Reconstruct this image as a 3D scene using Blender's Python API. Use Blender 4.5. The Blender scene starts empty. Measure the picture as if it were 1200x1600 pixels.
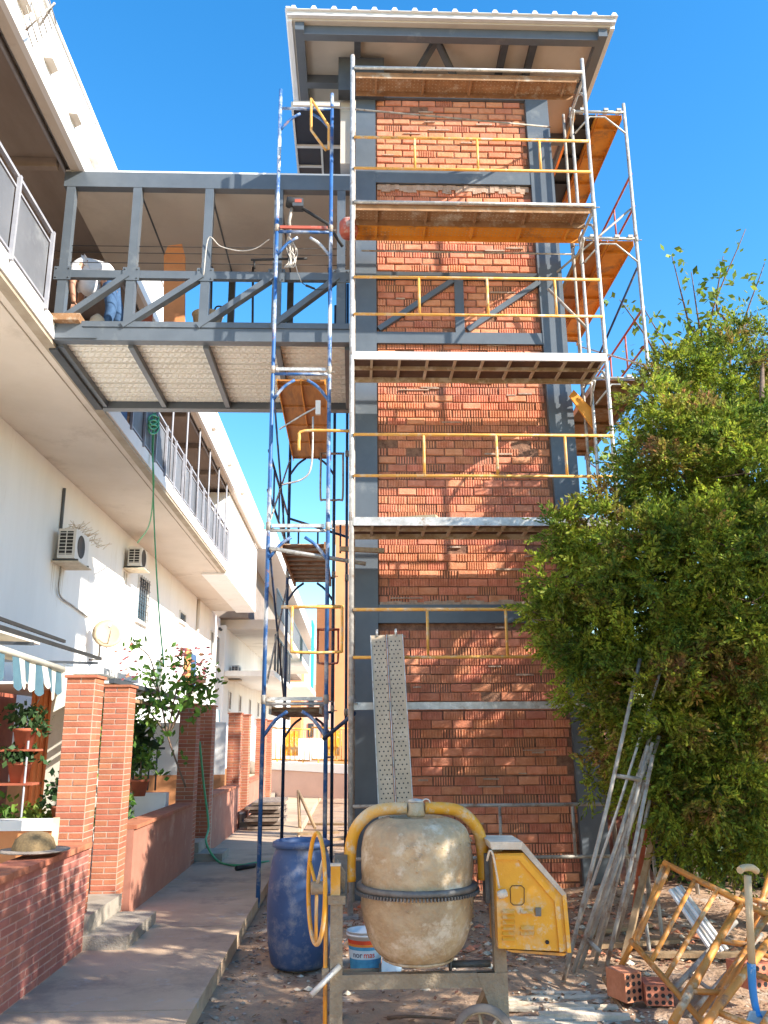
import bpy, math, random
import numpy as np
from mathutils import Vector, Matrix
random.seed(7); rng = np.random.default_rng(7)
S = bpy.context.scene; C = S.collection

# ---------------------------------------------------------------- camera, sky, sun, exposure
CAM_H = 1.6; FPX = 1336.5
def rotm():
    p, y, r = math.radians(14.937), math.radians(2.132), math.radians(-0.431)
    f = np.array([math.sin(y)*math.cos(p), math.cos(y)*math.cos(p), math.sin(p)])
    rr = np.array([math.cos(y), -math.sin(y), 0.0]); u = np.cross(rr, f)
    return np.array([rr*math.cos(r)+u*math.sin(r), -rr*math.sin(r)+u*math.cos(r), f])
RM = rotm()
cam = bpy.data.objects.new('camera', bpy.data.cameras.new('camera')); C.objects.link(cam); S.camera = cam
cam.matrix_world = Matrix([[RM[0][0], RM[1][0], -RM[2][0], 0], [RM[0][1], RM[1][1], -RM[2][1], 0],
                           [RM[0][2], RM[1][2], -RM[2][2], CAM_H], [0, 0, 0, 1]])
cam.data.sensor_fit = 'VERTICAL'; cam.data.sensor_height = 32.0; cam.data.lens = 32.0*FPX/1600
cam.data.clip_start = 0.05; cam.data.clip_end = 3000
def at(px, py, X=None, Y=None, Z=None):          # a point of the photograph on a known plane of the place
    d = RM.T @ np.array([px-600.0, 800.0-py, FPX])
    if Y is not None: t = Y/d[1]
    elif X is not None: t = X/d[0]
    else: t = (Z-CAM_H)/d[2]
    return Vector((d[0]*t, d[1]*t, CAM_H+d[2]*t))

SUN_DIR = Vector((1.52, -0.86, 1.02)).normalized()   # towards the sun
w = bpy.data.worlds.new('World'); S.world = w; w.use_nodes = True
nt = w.node_tree; bg = nt.nodes['Background']
sky = nt.nodes.new('ShaderNodeTexSky'); sky.sky_type = 'NISHITA'; sky.sun_disc = False
sky.sun_elevation = math.asin(SUN_DIR.z); sky.sun_rotation = math.atan2(SUN_DIR.x, SUN_DIR.y)
sky.air_density = 1.35; sky.dust_density = 0.25; sky.ozone_density = 3.2; sky.altitude = 200
hsv = nt.nodes.new('ShaderNodeHueSaturation'); hsv.inputs['Saturation'].default_value = 1.36
nt.links.new(sky.outputs[0], hsv.inputs['Color']); nt.links.new(hsv.outputs[0], bg.inputs['Color'])
bg.inputs['Strength'].default_value = 0.15
sun = bpy.data.objects.new('sun', bpy.data.lights.new('sun', 'SUN')); C.objects.link(sun)
sun.data.energy = 5.0; sun.data.angle = math.radians(0.5); sun.data.color = (1.0, 0.93, 0.82)
sun.rotation_euler = SUN_DIR.to_track_quat('Z', 'Y').to_euler(); sun.location = (20, -10, 15)
S.view_settings.view_transform = 'Standard'; S.view_settings.look = 'None'
S.view_settings.exposure = 1.2; S.view_settings.gamma = 1.0; S.view_settings.use_curve_mapping = False
S.cycles.max_bounces = 8; S.cycles.diffuse_bounces = 4

# ---------------------------------------------------------------- materials
def mat(name, c1, c2=None, scale=4.0, rough=0.8, metal=0.0, bump=0.0, bscale=60.0, isl=0.0, blotch=None, bl_scale=2.0,
        bl_cov=0.5, ribs=None, trans=0.0, stretch=(1, 1, 1), noise_detail=5.0, spec=0.4, blotch2=None):
    m = bpy.data.materials.new(name); m.use_nodes = True; n = m.node_tree.nodes; L = m.node_tree.links
    b = n['Principled BSDF']; b.inputs['Roughness'].default_value = rough; b.inputs['Metallic'].default_value = metal
    b.inputs['Specular IOR Level'].default_value = spec
    g = n.new('ShaderNodeNewGeometry'); mp = n.new('ShaderNodeMapping'); mp.inputs['Scale'].default_value = stretch
    L.new(g.outputs['Position'], mp.inputs['Vector']); pos = mp.outputs[0]
    c2 = c2 or tuple(x*0.72 for x in c1)
    t = n.new('ShaderNodeTexNoise'); t.inputs['Scale'].default_value = scale; t.inputs['Detail'].default_value = noise_detail
    t.inputs['Roughness'].default_value = 0.65; L.new(pos, t.inputs['Vector'])
    r = n.new('ShaderNodeValToRGB'); r.color_ramp.elements[0].position = 0.35; r.color_ramp.elements[1].position = 0.65
    r.color_ramp.elements[0].color = (*c2, 1); r.color_ramp.elements[1].color = (*c1, 1)
    L.new(t.outputs['Fac'], r.inputs['Fac']); col = r.outputs[0]
    def bl(col, color, sc, cov, soft=0.06, seed=3.3):
        t2 = n.new('ShaderNodeTexNoise'); t2.noise_dimensions = '4D'; t2.inputs['W'].default_value = seed
        t2.inputs['Scale'].default_value = sc; t2.inputs['Detail'].default_value = 7; t2.inputs['Roughness'].default_value = 0.7
        L.new(pos, t2.inputs['Vector'])
        mr = n.new('ShaderNodeMapRange'); mr.inputs['From Min'].default_value = 1-cov-soft; mr.inputs['From Max'].default_value = 1-cov+soft
        L.new(t2.outputs['Fac'], mr.inputs['Value'])
        mx = n.new('ShaderNodeMix'); mx.data_type = 'RGBA'; L.new(mr.outputs[0], mx.inputs[0])
        L.new(col, mx.inputs[6]); mx.inputs[7].default_value = (*color, 1); return mx.outputs[2]
    if blotch: col = bl(col, blotch, bl_scale, bl_cov)
    if blotch2: col = bl(col, blotch2[0], blotch2[1], blotch2[2], seed=9.1)
    rnd = None
    if isl > 0 or ribs:
        oi = n.new('ShaderNodeObjectInfo'); ad = n.new('ShaderNodeMath'); ad.operation = 'ADD'
        L.new(oi.outputs['Random'], ad.inputs[0]); L.new(g.outputs['Random Per Island'], ad.inputs[1])
        fr = n.new('ShaderNodeMath'); fr.operation = 'FRACT'; L.new(ad.outputs[0], fr.inputs[0]); rnd = fr.outputs[0]
    if isl > 0:
        h = n.new('ShaderNodeHueSaturation'); mr = n.new('ShaderNodeMapRange')
        mr.inputs['To Min'].default_value = 1-isl; mr.inputs['To Max'].default_value = 1+isl
        L.new(rnd, mr.inputs['Value']); L.new(mr.outputs[0], h.inputs['Value'])
        mh = n.new('ShaderNodeMath'); mh.operation = 'MULTIPLY'; mh.inputs[1].default_value = 7.31; L.new(rnd, mh.inputs[0])
        f2 = n.new('ShaderNodeMath'); f2.operation = 'FRACT'; L.new(mh.outputs[0], f2.inputs[0])
        m3 = n.new('ShaderNodeMapRange'); m3.inputs['To Min'].default_value = 0.5-isl*0.05; m3.inputs['To Max'].default_value = 0.5+isl*0.05
        L.new(f2.outputs[0], m3.inputs['Value']); L.new(m3.outputs[0], h.inputs['Hue']); L.new(col, h.inputs['Color']); col = h.outputs[0]
    L.new(col, b.inputs['Base Color'])
    last = None
    if bump > 0:
        t3 = n.new('ShaderNodeTexNoise'); t3.inputs['Scale'].default_value = bscale; t3.inputs['Detail'].default_value = 6
        L.new(pos, t3.inputs['Vector']); bp = n.new('ShaderNodeBump'); bp.inputs['Strength'].default_value = bump
        bp.inputs['Distance'].default_value = 0.02; L.new(t3.outputs['Fac'], bp.inputs['Height']); last = bp.outputs[0]
    if ribs:      # fired grooves of hollow brick on about two bricks in three
        wv = n.new('ShaderNodeTexWave'); wv.wave_type = 'BANDS'; wv.bands_direction = 'X'; wv.inputs['Scale'].default_value = ribs
        wv.inputs['Distortion'].default_value = 0.25; wv.inputs['Detail'].default_value = 1; L.new(pos, wv.inputs['Vector'])
        lt = n.new('ShaderNodeMath'); lt.operation = 'LESS_THAN'; lt.inputs[1].default_value = 0.72; L.new(rnd, lt.inputs[0])
        ml = n.new('ShaderNodeMath'); ml.operation = 'MULTIPLY'; L.new(wv.outputs['Fac'], ml.inputs[0]); L.new(lt.outputs[0], ml.inputs[1])
        b2 = n.new('ShaderNodeBump'); b2.inputs['Strength'].default_value = 1.0; b2.inputs['Distance'].default_value = 0.006
        L.new(ml.outputs[0], b2.inputs['Height'])
        if last: L.new(last, b2.inputs['Normal'])
        last = b2.outputs[0]
    if last: L.new(last, b.inputs['Normal'])
    if trans > 0:
        tl = n.new('ShaderNodeBsdfTranslucent'); L.new(col, tl.inputs['Color']); ms = n.new('ShaderNodeMixShader'); ms.inputs[0].default_value = trans
        L.new(b.outputs[0], ms.inputs[1]); L.new(tl.outputs[0], ms.inputs[2]); L.new(ms.outputs[0], n['Material Output'].inputs['Surface'])
    return m

M = {}
M['brick'] = mat('hollow_brick', (.68, .285, .165), (.54, .195, .10), 9, .92, bump=.35, bscale=45, isl=.15, blotch=(.68, .43, .30), bl_scale=3.5, bl_cov=.30)
M['mortar'] = mat('mortar', (.30, .16, .10), (.15, .075, .05), 12, .95, bump=.6, bscale=50)
M['smear'] = mat('mortar_smear', (.50, .36, .27), (.36, .24, .17), 12, .95, bump=.5)
M['facebrick'] = mat('facing_brick', (.46, .165, .09), (.37, .12, .065), 7, .85, bump=.2, bscale=80, isl=.13)
M['facemortar'] = mat('pale_mortar', (.52, .38, .30), (.42, .30, .23), 20, .95, bump=.3)
M['pinkrender'] = mat('pinkish_render', (.42, .19, .13), (.36, .15, .10), 3, .9, bump=.15, bscale=90, blotch=(.5, .3, .22), bl_scale=2.5, bl_cov=.38)
M['steel'] = mat('grey_primed_steel', (.112, .132, .155), (.090, .108, .128), 2.5, .42, bump=.04, bscale=20, spec=.5, blotch=(.19, .205, .215), bl_scale=1.6, bl_cov=.36)
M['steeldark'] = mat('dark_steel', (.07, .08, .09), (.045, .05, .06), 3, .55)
M['galv'] = mat('galvanised_tube', (.56, .55, .52), (.40, .38, .35), 8, .45, metal=.35, bump=.1, blotch=(.30, .19, .12), bl_scale=7, bl_cov=.38, blotch2=((.72, .69, .64), 11, .42))
M['tubegrey'] = mat('old_grey_tube', (.42, .39, .34), (.28, .25, .22), 9, .6, metal=.15, bump=.2, blotch=(.22, .13, .08), bl_scale=8, bl_cov=.42)
M['orangeframe'] = mat('orange_paint', (.66, .27, .05), (.52, .20, .045), 5, .5, bump=.15, blotch=(.60, .46, .30), bl_scale=6, bl_cov=.42, blotch2=((.25, .12, .06), 9, .40))
M['yellow'] = mat('yellow_paint', (.80, .42, .09), (.68, .33, .07), 5, .5, bump=.1, blotch=(.62, .50, .36), bl_scale=6, bl_cov=.42, blotch2=((.30, .15, .07), 9, .36))
M['yellowmixer'] = mat('mixer_yellow', (.78, .36, .025), (.70, .30, .02), 3, .42, bump=.08, blotch=(.62, .42, .22), bl_scale=3.2, bl_cov=.43, blotch2=((.64, .50, .34), 11, .40))
M['rail_roof'] = mat('grey_flashing', (.60, .60, .60), (.52, .52, .52), 3, .5)
M['blue'] = mat('blue_paint', (.035, .13, .36), (.03, .10, .26), 5, .45, blotch=(.60, .62, .62), bl_scale=1.8, bl_cov=.45, blotch2=((.28, .15, .10), 8, .37), stretch=(1, 1, 1))
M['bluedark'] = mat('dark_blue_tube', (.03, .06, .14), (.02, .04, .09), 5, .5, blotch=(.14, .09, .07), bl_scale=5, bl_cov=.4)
M['red'] = mat('red_oxide', (.45, .10, .06), (.35, .08, .05), 5, .55, blotch=(.5, .4, .35), bl_scale=6, bl_cov=.4)
M['white'] = mat('white_render', (.82, .81, .79), (.77, .76, .74), 1.5, .9, bump=.15, bscale=50, blotch=(.66, .63, .58), bl_scale=1.6, bl_cov=.36, stretch=(1, 1, .22))
M['fascia'] = mat('white_fascia', (.84, .84, .83), (.80, .79, .77), 1.2, .8, bump=.05)
M['soffit'] = mat('aged_soffit', (.68, .61, .53), (.62, .55, .47), .9, .9, bump=.05, blotch=(.50, .43, .36), bl_scale=.7, bl_cov=.4)
M['edge'] = mat('slab_edge', (.42, .36, .28), (.33, .27, .20), 3, .9, bump=.3)
M['ceiling'] = mat('panel_ceiling', (.56, .50, .43), (.51, .46, .39), .8, .8, blotch=(.47, .42, .36), bl_scale=.8, bl_cov=.45)
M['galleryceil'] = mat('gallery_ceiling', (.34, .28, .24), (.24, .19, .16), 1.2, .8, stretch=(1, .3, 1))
M['railpanel'] = mat('rail_panel_grey', (.15, .155, .17), (.12, .125, .14), 2, .6, blotch=(.19, .195, .205), bl_scale=2, bl_cov=.4)
M['railwhite'] = mat('rail_metal_pale', (.36, .36, .39), (.28, .28, .31), 5, .5)
M['roofmetal'] = mat('white_roof_metal', (.80, .80, .79), (.74, .74, .73), 3, .45)
M['deck'] = mat('corrugated_deck', (.88, .86, .79), (.82, .79, .71), 3, .45, metal=.1)
M['plank'] = mat('scaffold_board_brown', (.36, .20, .10), (.25, .13, .06), 6, .8, bump=.3, blotch=(.45, .36, .27), bl_scale=5, bl_cov=.42)
M['plankorange'] = mat('scaffold_board_orange', (.78, .33, .04), (.66, .26, .03), 4, .6, bump=.15, blotch=(.36, .17, .06), bl_scale=3, bl_cov=.42)
M['plankdark'] = mat('dark_board', (.14, .075, .05), (.09, .05, .035), 6, .85, bump=.3)
M['ply'] = mat('plywood_orange', (.50, .21, .05), (.38, .15, .035), 3, .6, stretch=(6, 1, 1), blotch=(.28, .12, .04), bl_scale=1.4, bl_cov=.42)
M['plankgrey'] = mat('dusty_steel_plank', (.56, .44, .31), (.46, .36, .25), 5, .6, metal=.1, bump=.2, blotch=(.66, .56, .43), bl_scale=2.5, bl_cov=.4)
M['wood'] = mat('weathered_wood', (.38, .26, .15), (.27, .17, .09), 5, .85, stretch=(4, 4, .6), bump=.3)
M['lightwood'] = mat('pale_wood', (.58, .45, .29), (.48, .35, .20), 5, .75, bump=.2)
M['concrete'] = mat('path_concrete', (.58, .42, .285), (.47, .335, .225), 1.6, .92, bump=.35, bscale=90, blotch=(.32, .24, .18), bl_scale=1.1, bl_cov=.42, blotch2=((.50, .43, .36), 5, .36))
M['step'] = mat('step_concrete', (.38, .33, .27), (.28, .24, .19), 4, .95, bump=.4, bscale=70)
M['dirt'] = mat('dry_dirt', (.46, .30, .19), (.33, .21, .135), 1.8, .98, bump=1.0, bscale=28, blotch=(.20, .14, .11), bl_scale=2.2, bl_cov=.40, blotch2=((.50, .42, .34), 4, .38))
M['pinkbrick'] = mat('painted_low_brick', (.42, .155, .115), (.33, .115, .085), 4, .85, bump=.2, bscale=80, isl=.10)
M['pinkmortar'] = mat('pink_mortar', (.52, .31, .25), (.42, .24, .19), 20, .95, bump=.3)
M['stackwood'] = mat('grey_old_boards', (.30, .235, .185), (.20, .15, .12), 5, .9, stretch=(4, .6, 4), bump=.3)
M['stone'] = mat('rubble', (.42, .34, .27), (.26, .19, .15), 8, .95, bump=.6, isl=.35)
M['debris'] = mat('pale_debris', (.70, .59, .45), (.52, .43, .32), 8, .9, bump=.4, isl=.2)
M['litter'] = mat('dry_leaf_litter', (.26, .13, .07), (.14, .07, .04), 12, .95, isl=.4)
M['cement'] = mat('cement_crusted_steel', (.50, .37, .22), (.34, .23, .13), 3.5, .55, bump=.6, bscale=30, blotch=(.62, .52, .39), bl_scale=5, bl_cov=.45, blotch2=((.32, .18, .09), 6, .34), spec=.5)
M['mixframe'] = mat('cement_crusted_frame', (.36, .28, .19), (.27, .20, .13), 9, .9, bump=.6, bscale=60, blotch=(.55, .33, .08), bl_scale=7, bl_cov=.33)
M['iron'] = mat('cast_iron', (.20, .19, .18), (.12, .11, .10), 9, .6, metal=.4, bump=.2)
M['rubber'] = mat('dusty_rubber', (.30, .24, .19), (.16, .13, .11), 6, .9)
M['barrel'] = mat('blue_plastic', (.060, .110, .235), (.045, .082, .18), 2.5, .55, bump=.15, bscale=9, blotch=(.28, .27, .29), bl_scale=2.3, bl_cov=.42, blotch2=((.36, .31, .26), 5, .33))
M['bucket'] = mat('white_plastic', (.75, .74, .73), (.66, .64, .62), 5, .5)
M['lblred'] = mat('label_red', (.75, .08, .03), None, 5, .5)
M['lblorange'] = mat('label_orange', (.85, .30, .05), None, 5, .5)
M['lblblue'] = mat('label_blue', (.04, .22, .42), (.08, .35, .55), 14, .5)
M['lblpale'] = mat('label_pale_blue', (.50, .66, .76), (.62, .72, .78), 9, .5)
M['lblgreen'] = mat('label_green', (.04, .30, .20), None, 9, .5)
M['lblink'] = mat('label_ink', (.10, .12, .18), None, 9, .5)
M['black'] = mat('black_plastic', (.03, .03, .03), None, 5, .6)
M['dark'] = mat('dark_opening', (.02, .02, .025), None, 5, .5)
M['glass'] = mat('window_glass', (.03, .04, .05), None, 5, .12, spec=.8)
M['hose'] = mat('green_hose', (.10, .42, .18), (.07, .30, .13), 9, .5)
M['cord'] = mat('black_cable', (.04, .04, .04), None, 9, .6)
M['rope'] = mat('white_rope', (.70, .65, .58), (.55, .50, .44), 30, .9, bump=.4)
M['acwhite'] = mat('ac_casing', (.72, .70, .66), (.64, .62, .58), 5, .5)
M['dish'] = mat('dish_paint', (.60, .46, .30), (.54, .41, .27), 5, .5)
M['awnwhite'] = mat('awning_cream', (.80, .78, .68), (.72, .70, .60), 8, .9, trans=.3)
M['awnblue'] = mat('awning_blue', (.10, .20, .25), (.08, .16, .21), 8, .9, trans=.3)
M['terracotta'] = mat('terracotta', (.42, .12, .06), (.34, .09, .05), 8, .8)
M['orangecloth'] = mat('orange_render', (.72, .30, .12), (.60, .23, .09), 3, .85)
M['salmon'] = mat('salmon_panel', (.60, .27, .12), (.54, .235, .10), 2, .7)
M['pinkwall'] = mat('pale_pink_wall', (.60, .43, .36), (.54, .38, .32), 2, .9)
M['turquoise'] = mat('turquoise_cloth', (.02, .42, .45), (.02, .34, .38), 5, .8)
M['straw'] = mat('straw_weave', (.27, .185, .09), (.18, .12, .06), 60, .9, bump=.6, bscale=200)
M['strawbrim'] = mat('grey_straw_brim', (.36, .30, .25), (.26, .21, .17), 50, .9, bump=.5)
M['cloth'] = mat('white_tshirt', (.70, .70, .72), (.62, .62, .65), 7, .9, bump=.5, bscale=14)
M['denim'] = mat('blue_denim', (.06, .13, .26), (.04, .09, .19), 12, .9, bump=.2)
M['skin'] = mat('tanned_skin', (.48, .26, .17), (.42, .22, .14), 12, .6)
M['hair'] = mat('dark_hair', (.03, .02, .015), None, 30, .7)
M['bark'] = mat('bark', (.20, .13, .09), (.12, .08, .055), 9, .95, bump=.8, bscale=30)
M['conifer'] = mat('conifer_foliage', (.36, .41, .040), (.09, .155, .022), 2.4, .7, isl=.6, trans=.5, blotch=(.40, .19, .08), bl_scale=1.9, bl_cov=.40, noise_detail=3)
M['leaf'] = mat('broad_leaf', (.27, .34, .045), (.09, .17, .025), 4, .6, isl=.45, trans=.38)
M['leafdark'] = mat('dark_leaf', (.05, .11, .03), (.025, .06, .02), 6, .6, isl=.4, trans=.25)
M['leafbright'] = mat('bright_leaf', (.15, .28, .04), (.08, .17, .03), 6, .6, isl=.4, trans=.35)
M['petal'] = mat('pink_petal', (.70, .16, .22), (.62, .28, .12), 9, .8, isl=.3)
M['car'] = mat('parked_car_paint', (.55, .55, .58), None, 5, .3)
M['carblue'] = mat('dark_car_paint', (.03, .04, .10), None, 5, .3)

# ---------------------------------------------------------------- mesh building
class MB:
    def __init__(s): s.v = []; s.f = []; s.sm = False
    def add(s, v, f):
        o = len(s.v); s.v += [tuple(a) for a in v]; s.f += [tuple(i+o for i in q) for q in f]; return s
    def box(s, x0, x1, y0, y1, z0, z1):
        return s.add([(x0, y0, z0), (x1, y0, z0), (x1, y1, z0), (x0, y1, z0), (x0, y0, z1), (x1, y0, z1), (x1, y1, z1), (x0, y1, z1)],
                     [(0, 3, 2, 1), (4, 5, 6, 7), (0, 1, 5, 4), (1, 2, 6, 5), (2, 3, 7, 6), (3, 0, 4, 7)])
    def beam(s, p, q, wd, h, up=(0, 0, 1)):
        p = Vector(p); q = Vector(q); d = (q-p).normalized(); up = Vector(up)
        if abs(d.dot(up)) > .98: up = Vector((0, 1, 0))
        a = d.cross(up).normalized()*(wd/2); b = a.normalized().cross(d).normalized()*(h/2)
        vs = [p-a-b, p+a-b, p+a+b, p-a+b, q-a-b, q+a-b, q+a+b, q-a+b]
        return s.add(vs, [(0, 3, 2, 1), (4, 5, 6, 7), (0, 1, 5, 4), (1, 2, 6, 5), (2, 3, 7, 6), (3, 0, 4, 7)])
    def tube(s, pts, r, n=8, closed=False, taper=None):
        s.sm = True
        pts = [Vector(p) for p in pts]; N = len(pts); o = len(s.v); prev = None
        for i, p in enumerate(pts):
            if closed: d = (pts[(i+1) % N]-pts[i-1])
            else: d = pts[min(i+1, N-1)]-pts[max(i-1, 0)]
            d.normalize()
            ref = prev if prev is not None else (Vector((0, 0, 1)) if abs(d.z) < .9 else Vector((1, 0, 0)))
            a = (ref-d*ref.dot(d)); 
            if a.length < 1e-5: a = d.orthogonal()
            a.normalize(); b = d.cross(a); prev = a
            rr = r if taper is None else r+(taper-r)*i/(N-1)
            for k in range(n):
                t = 2*math.pi*k/n; s.v.append(tuple(p+a*math.cos(t)*rr+b*math.sin(t)*rr))
        for i in range(N if closed else N-1):
            for k in range(n):
                j = (i+1) % N
                s.f.append((o+i*n+k, o+i*n+(k+1) % n, o+j*n+(k+1) % n, o+j*n+k))
        if not closed:
            s.f.append(tuple(o+k for k in range(n))[::-1]); s.f.append(tuple(o+(N-1)*n+k for k in range(n)))
        return s
    def lathe(s, prof, c=(0, 0, 0), n=32, axis=(0, 0, 1), jitter=0):
        s.sm = True
        ax = Vector(axis).normalized(); q = ax.to_track_quat('Z', 'Y'); c = Vector(c); o = len(s.v)
        for (r, z) in prof:
            for k in range(n):
                t = 2*math.pi*k/n; s.v.append(tuple(c+q @ Vector((r*math.cos(t), r*math.sin(t), z))))
        for i in range(len(prof)-1):
            for k in range(n): s.f.append((o+i*n+k, o+i*n+(k+1) % n, o+(i+1)*n+(k+1) % n, o+(i+1)*n+k))
        return s
    def prism(s, poly, d):          # poly: list of 3-D points, d: extrusion vector
        n = len(poly); d = Vector(d); o = len(s.v)
        for p in poly: s.v.append(tuple(Vector(p)))
        for p in poly: s.v.append(tuple(Vector(p)+d))
        s.f.append(tuple(o+i for i in range(n))[::-1]); s.f.append(tuple(o+n+i for i in range(n)))
        for i in range(n): s.f.append((o+i, o+(i+1) % n, o+n+(i+1) % n, o+n+i))
        return s
    def mesh(s, name, m, base=(0, 0, 0), smooth=None):
        me = bpy.data.meshes.new(name); b = Vector(base)
        me.from_pydata([(x-b[0], y-b[1], z-b[2]) for x, y, z in s.v], [], s.f); me.materials.append(m)
        if s.sm if smooth is None else smooth:
            me.polygons.foreach_set('use_smooth', [len(p.vertices) == 4 for p in me.polygons])
        me.update(); return me
def bx(*a): return MB().box(*a)
def tag(o, label, cat, group=None):
    o['label'] = label; o['category'] = cat
    if group: o['group'] = group
    return o
def thing(name, label, cat, loc, group=None):
    o = bpy.data.objects.new(name, None); C.objects.link(o); o.location = loc; o.empty_display_size = .2
    o['base'] = list(loc); return tag(o, label, cat, group)
def base_of(p):
    return p['base'] if 'base' in p else (0, 0, 0)
def part(name, mb, m, parent, label=None, kind=None, smooth=None):     # vertices in world coordinates, made local to the thing
    top = parent
    while top.parent: top = top.parent
    me = mb.mesh(name, m, base_of(top), smooth); o = bpy.data.objects.new(name, me); C.objects.link(o); o.parent = parent
    if label: o['label'] = label
    if kind: o['kind'] = kind
    return o
def solo(name, mb, m, label, cat, group=None, base=None, kind=None):   # a thing that is one mesh
    if base is None:
        a = np.array(mb.v); base = ((a[:, 0].min()+a[:, 0].max())/2, (a[:, 1].min()+a[:, 1].max())/2, a[:, 2].min())
    base = tuple(float(x) for x in base)
    o = bpy.data.objects.new(name, mb.mesh(name, m, base)); C.objects.link(o); o.location = base
    tag(o, label, cat, group)
    if kind: o['kind'] = kind
    return o
def struct(name, mb, m, parent=None):
    o = bpy.data.objects.new(name, mb.mesh(name, m)); C.objects.link(o); o['kind'] = 'structure'; return o
def inst(name, me, parent, loc, rot=(0, 0, 0), sc=(1, 1, 1)):
    o = bpy.data.objects.new(name, me); C.objects.link(o); o.parent = parent
    top = parent
    while top.parent: top = top.parent
    b = base_of(top); o.location = (loc[0]-b[0], loc[1]-b[1], loc[2]-b[2]); o.rotation_euler = rot; o.scale = sc; return o
def bez(pts, n=8):                     # smooth curve through points (Catmull-Rom)
    P = [Vector(p) for p in pts]; P = [P[0]*2-P[1]]+P+[P[-1]*2-P[-2]]; out = []
    for i in range(1, len(P)-2):
        for k in range(n):
            t = k/n; a, b, c, d = P[i-1:i+3]
            out.append(.5*((2*b)+(c-a)*t+(2*a-5*b+4*c-d)*t*t+(3*b-a-3*c+d)*t**3))
    out.append(P[-2]); return out
def brick_mesh(name, L, D, H, m, ch=.004):      # brick with eased front edges, centred on its front face
    h = H/2; l = L/2
    v = [(-l+ch, 0, -h+ch), (l-ch, 0, -h+ch), (l-ch, 0, h-ch), (-l+ch, 0, h-ch), (-l, ch, -h), (l, ch, -h), (l, ch, h), (-l, ch, h),
         (-l, D, -h), (l, D, -h), (l, D, h), (-l, D, h)]
    f = [(0, 1, 2, 3), (0, 4, 5, 1), (1, 5, 6, 2), (2, 6, 7, 3), (3, 7, 4, 0), (4, 8, 9, 5), (5, 9, 10, 6), (6, 10, 11, 7), (7, 11, 8, 4), (8, 11, 10, 9)]
    mb = MB().add(v, f); return mb

def ribbed_mesh(name, L, D, H, m, n=7, g=.012):      # hollow brick with fired grooves in its face
    h = H/2; xs = []; 
    for k in range(n):
        a = -L/2+L*(k+.10)/n; b = -L/2+L*(k+.56)/n; xs += [(a, g if False else 0), (b, 0), (b+L*.07/n, g), (a+L/n-L*.07/n, g)]
    xs = [(-L/2, g)]+xs[:-1]+[(L/2, g)]; N = len(xs); v = [(x, y, -h) for x, y in xs]+[(x, y, h) for x, y in xs]+[(-L/2, D, -h), (L/2, D, -h), (-L/2, D, h), (L/2, D, h)]
    f = [(i, i+1, N+i+1, N+i) for i in range(N-1)]; f += [tuple(range(N))[::-1]+(2*N, 2*N+1), tuple(range(N, 2*N))+(2*N+3, 2*N+2), (0, N, 2*N+2, 2*N), (N-1, 2*N+1, 2*N+3, 2*N-1)]
    return MB().add(v, f)

# ================================================================= SETTING: ground, path, steps
def vnoise(x, y, seed=0):          # cheap value noise
    r = np.random.default_rng(seed).random((64, 64)); xi = np.floor(x).astype(int); yi = np.floor(y).astype(int)
    fx = x-xi; fy = y-yi; fx = fx*fx*(3-2*fx); fy = fy*fy*(3-2*fy); g = lambda a, b: r[a % 64, b % 64]
    return (g(xi, yi)*(1-fx)+g(xi+1, yi)*fx)*(1-fy)+(g(xi, yi+1)*(1-fx)+g(xi+1, yi+1)*fx)*fy
def dirt_h(x, y):
    h = .10*(vnoise(x*.7, y*.7, 1)-.5)+.05*(vnoise(x*2.1, y*2.1, 2)-.5)+.030*(vnoise(x*6, y*6, 3)-.5)+.016*(vnoise(x*17, y*17, 4)-.5)
    h = h+.10*np.clip((y-8.0)/2, 0, 1)*np.clip(x/1.5, 0, 1)*vnoise(x*3, y*3, 6)
    e = np.clip((x+.98)/.35, 0, 1); return -.10+h*e-(1-e)*.02
def dz(x, y): return float(dirt_h(np.array(float(x)), np.array(float(y))))
gx = np.arange(-.99, 9.0, .055); gy = np.arange(1.5, 13.0, .055)
XX, YY = np.meshgrid(gx, gy); ZZ = dirt_h(XX, YY)
ZZ[-1, :] = -.14; ZZ[:, -1] = -.14; ZZ[0, :] = -.14
mb = MB(); mb.v = list(zip(XX.ravel().tolist(), YY.ravel().tolist(), ZZ.ravel().tolist())); nx = len(gx); ny = len(gy)
mb.f = [(j*nx+i, j*nx+i+1, (j+1)*nx+i+1, (j+1)*nx+i) for j in range(ny-1) for i in range(nx-1)]; mb.sm = True
struct('dirt_ground', mb, M['dirt'])
g = MB(); g.box(-400, 400, -50, 1200, -1.2, -.20); struct('ground', g, M['dirt'])
struct('side_ground', bx(-.98, 9, 12.95, 40, -.5, -.14), M['dirt'])
p = MB()
yy = 1.0
while yy < 36: p.box(-2.16, -.985+random.uniform(-.012, .012), yy, yy+2.46, -.3, random.uniform(-.002, .002)); yy += 2.475
struct('pavement', p, M['concrete'])
struct('patio_ground', bx(-5.55, -2.30, 2, 36, -.3, .12), M['step'])
struct('far_pavement', bx(-5.3, 8, 35.8, 70, -.3, .01), M['concrete'])

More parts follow.
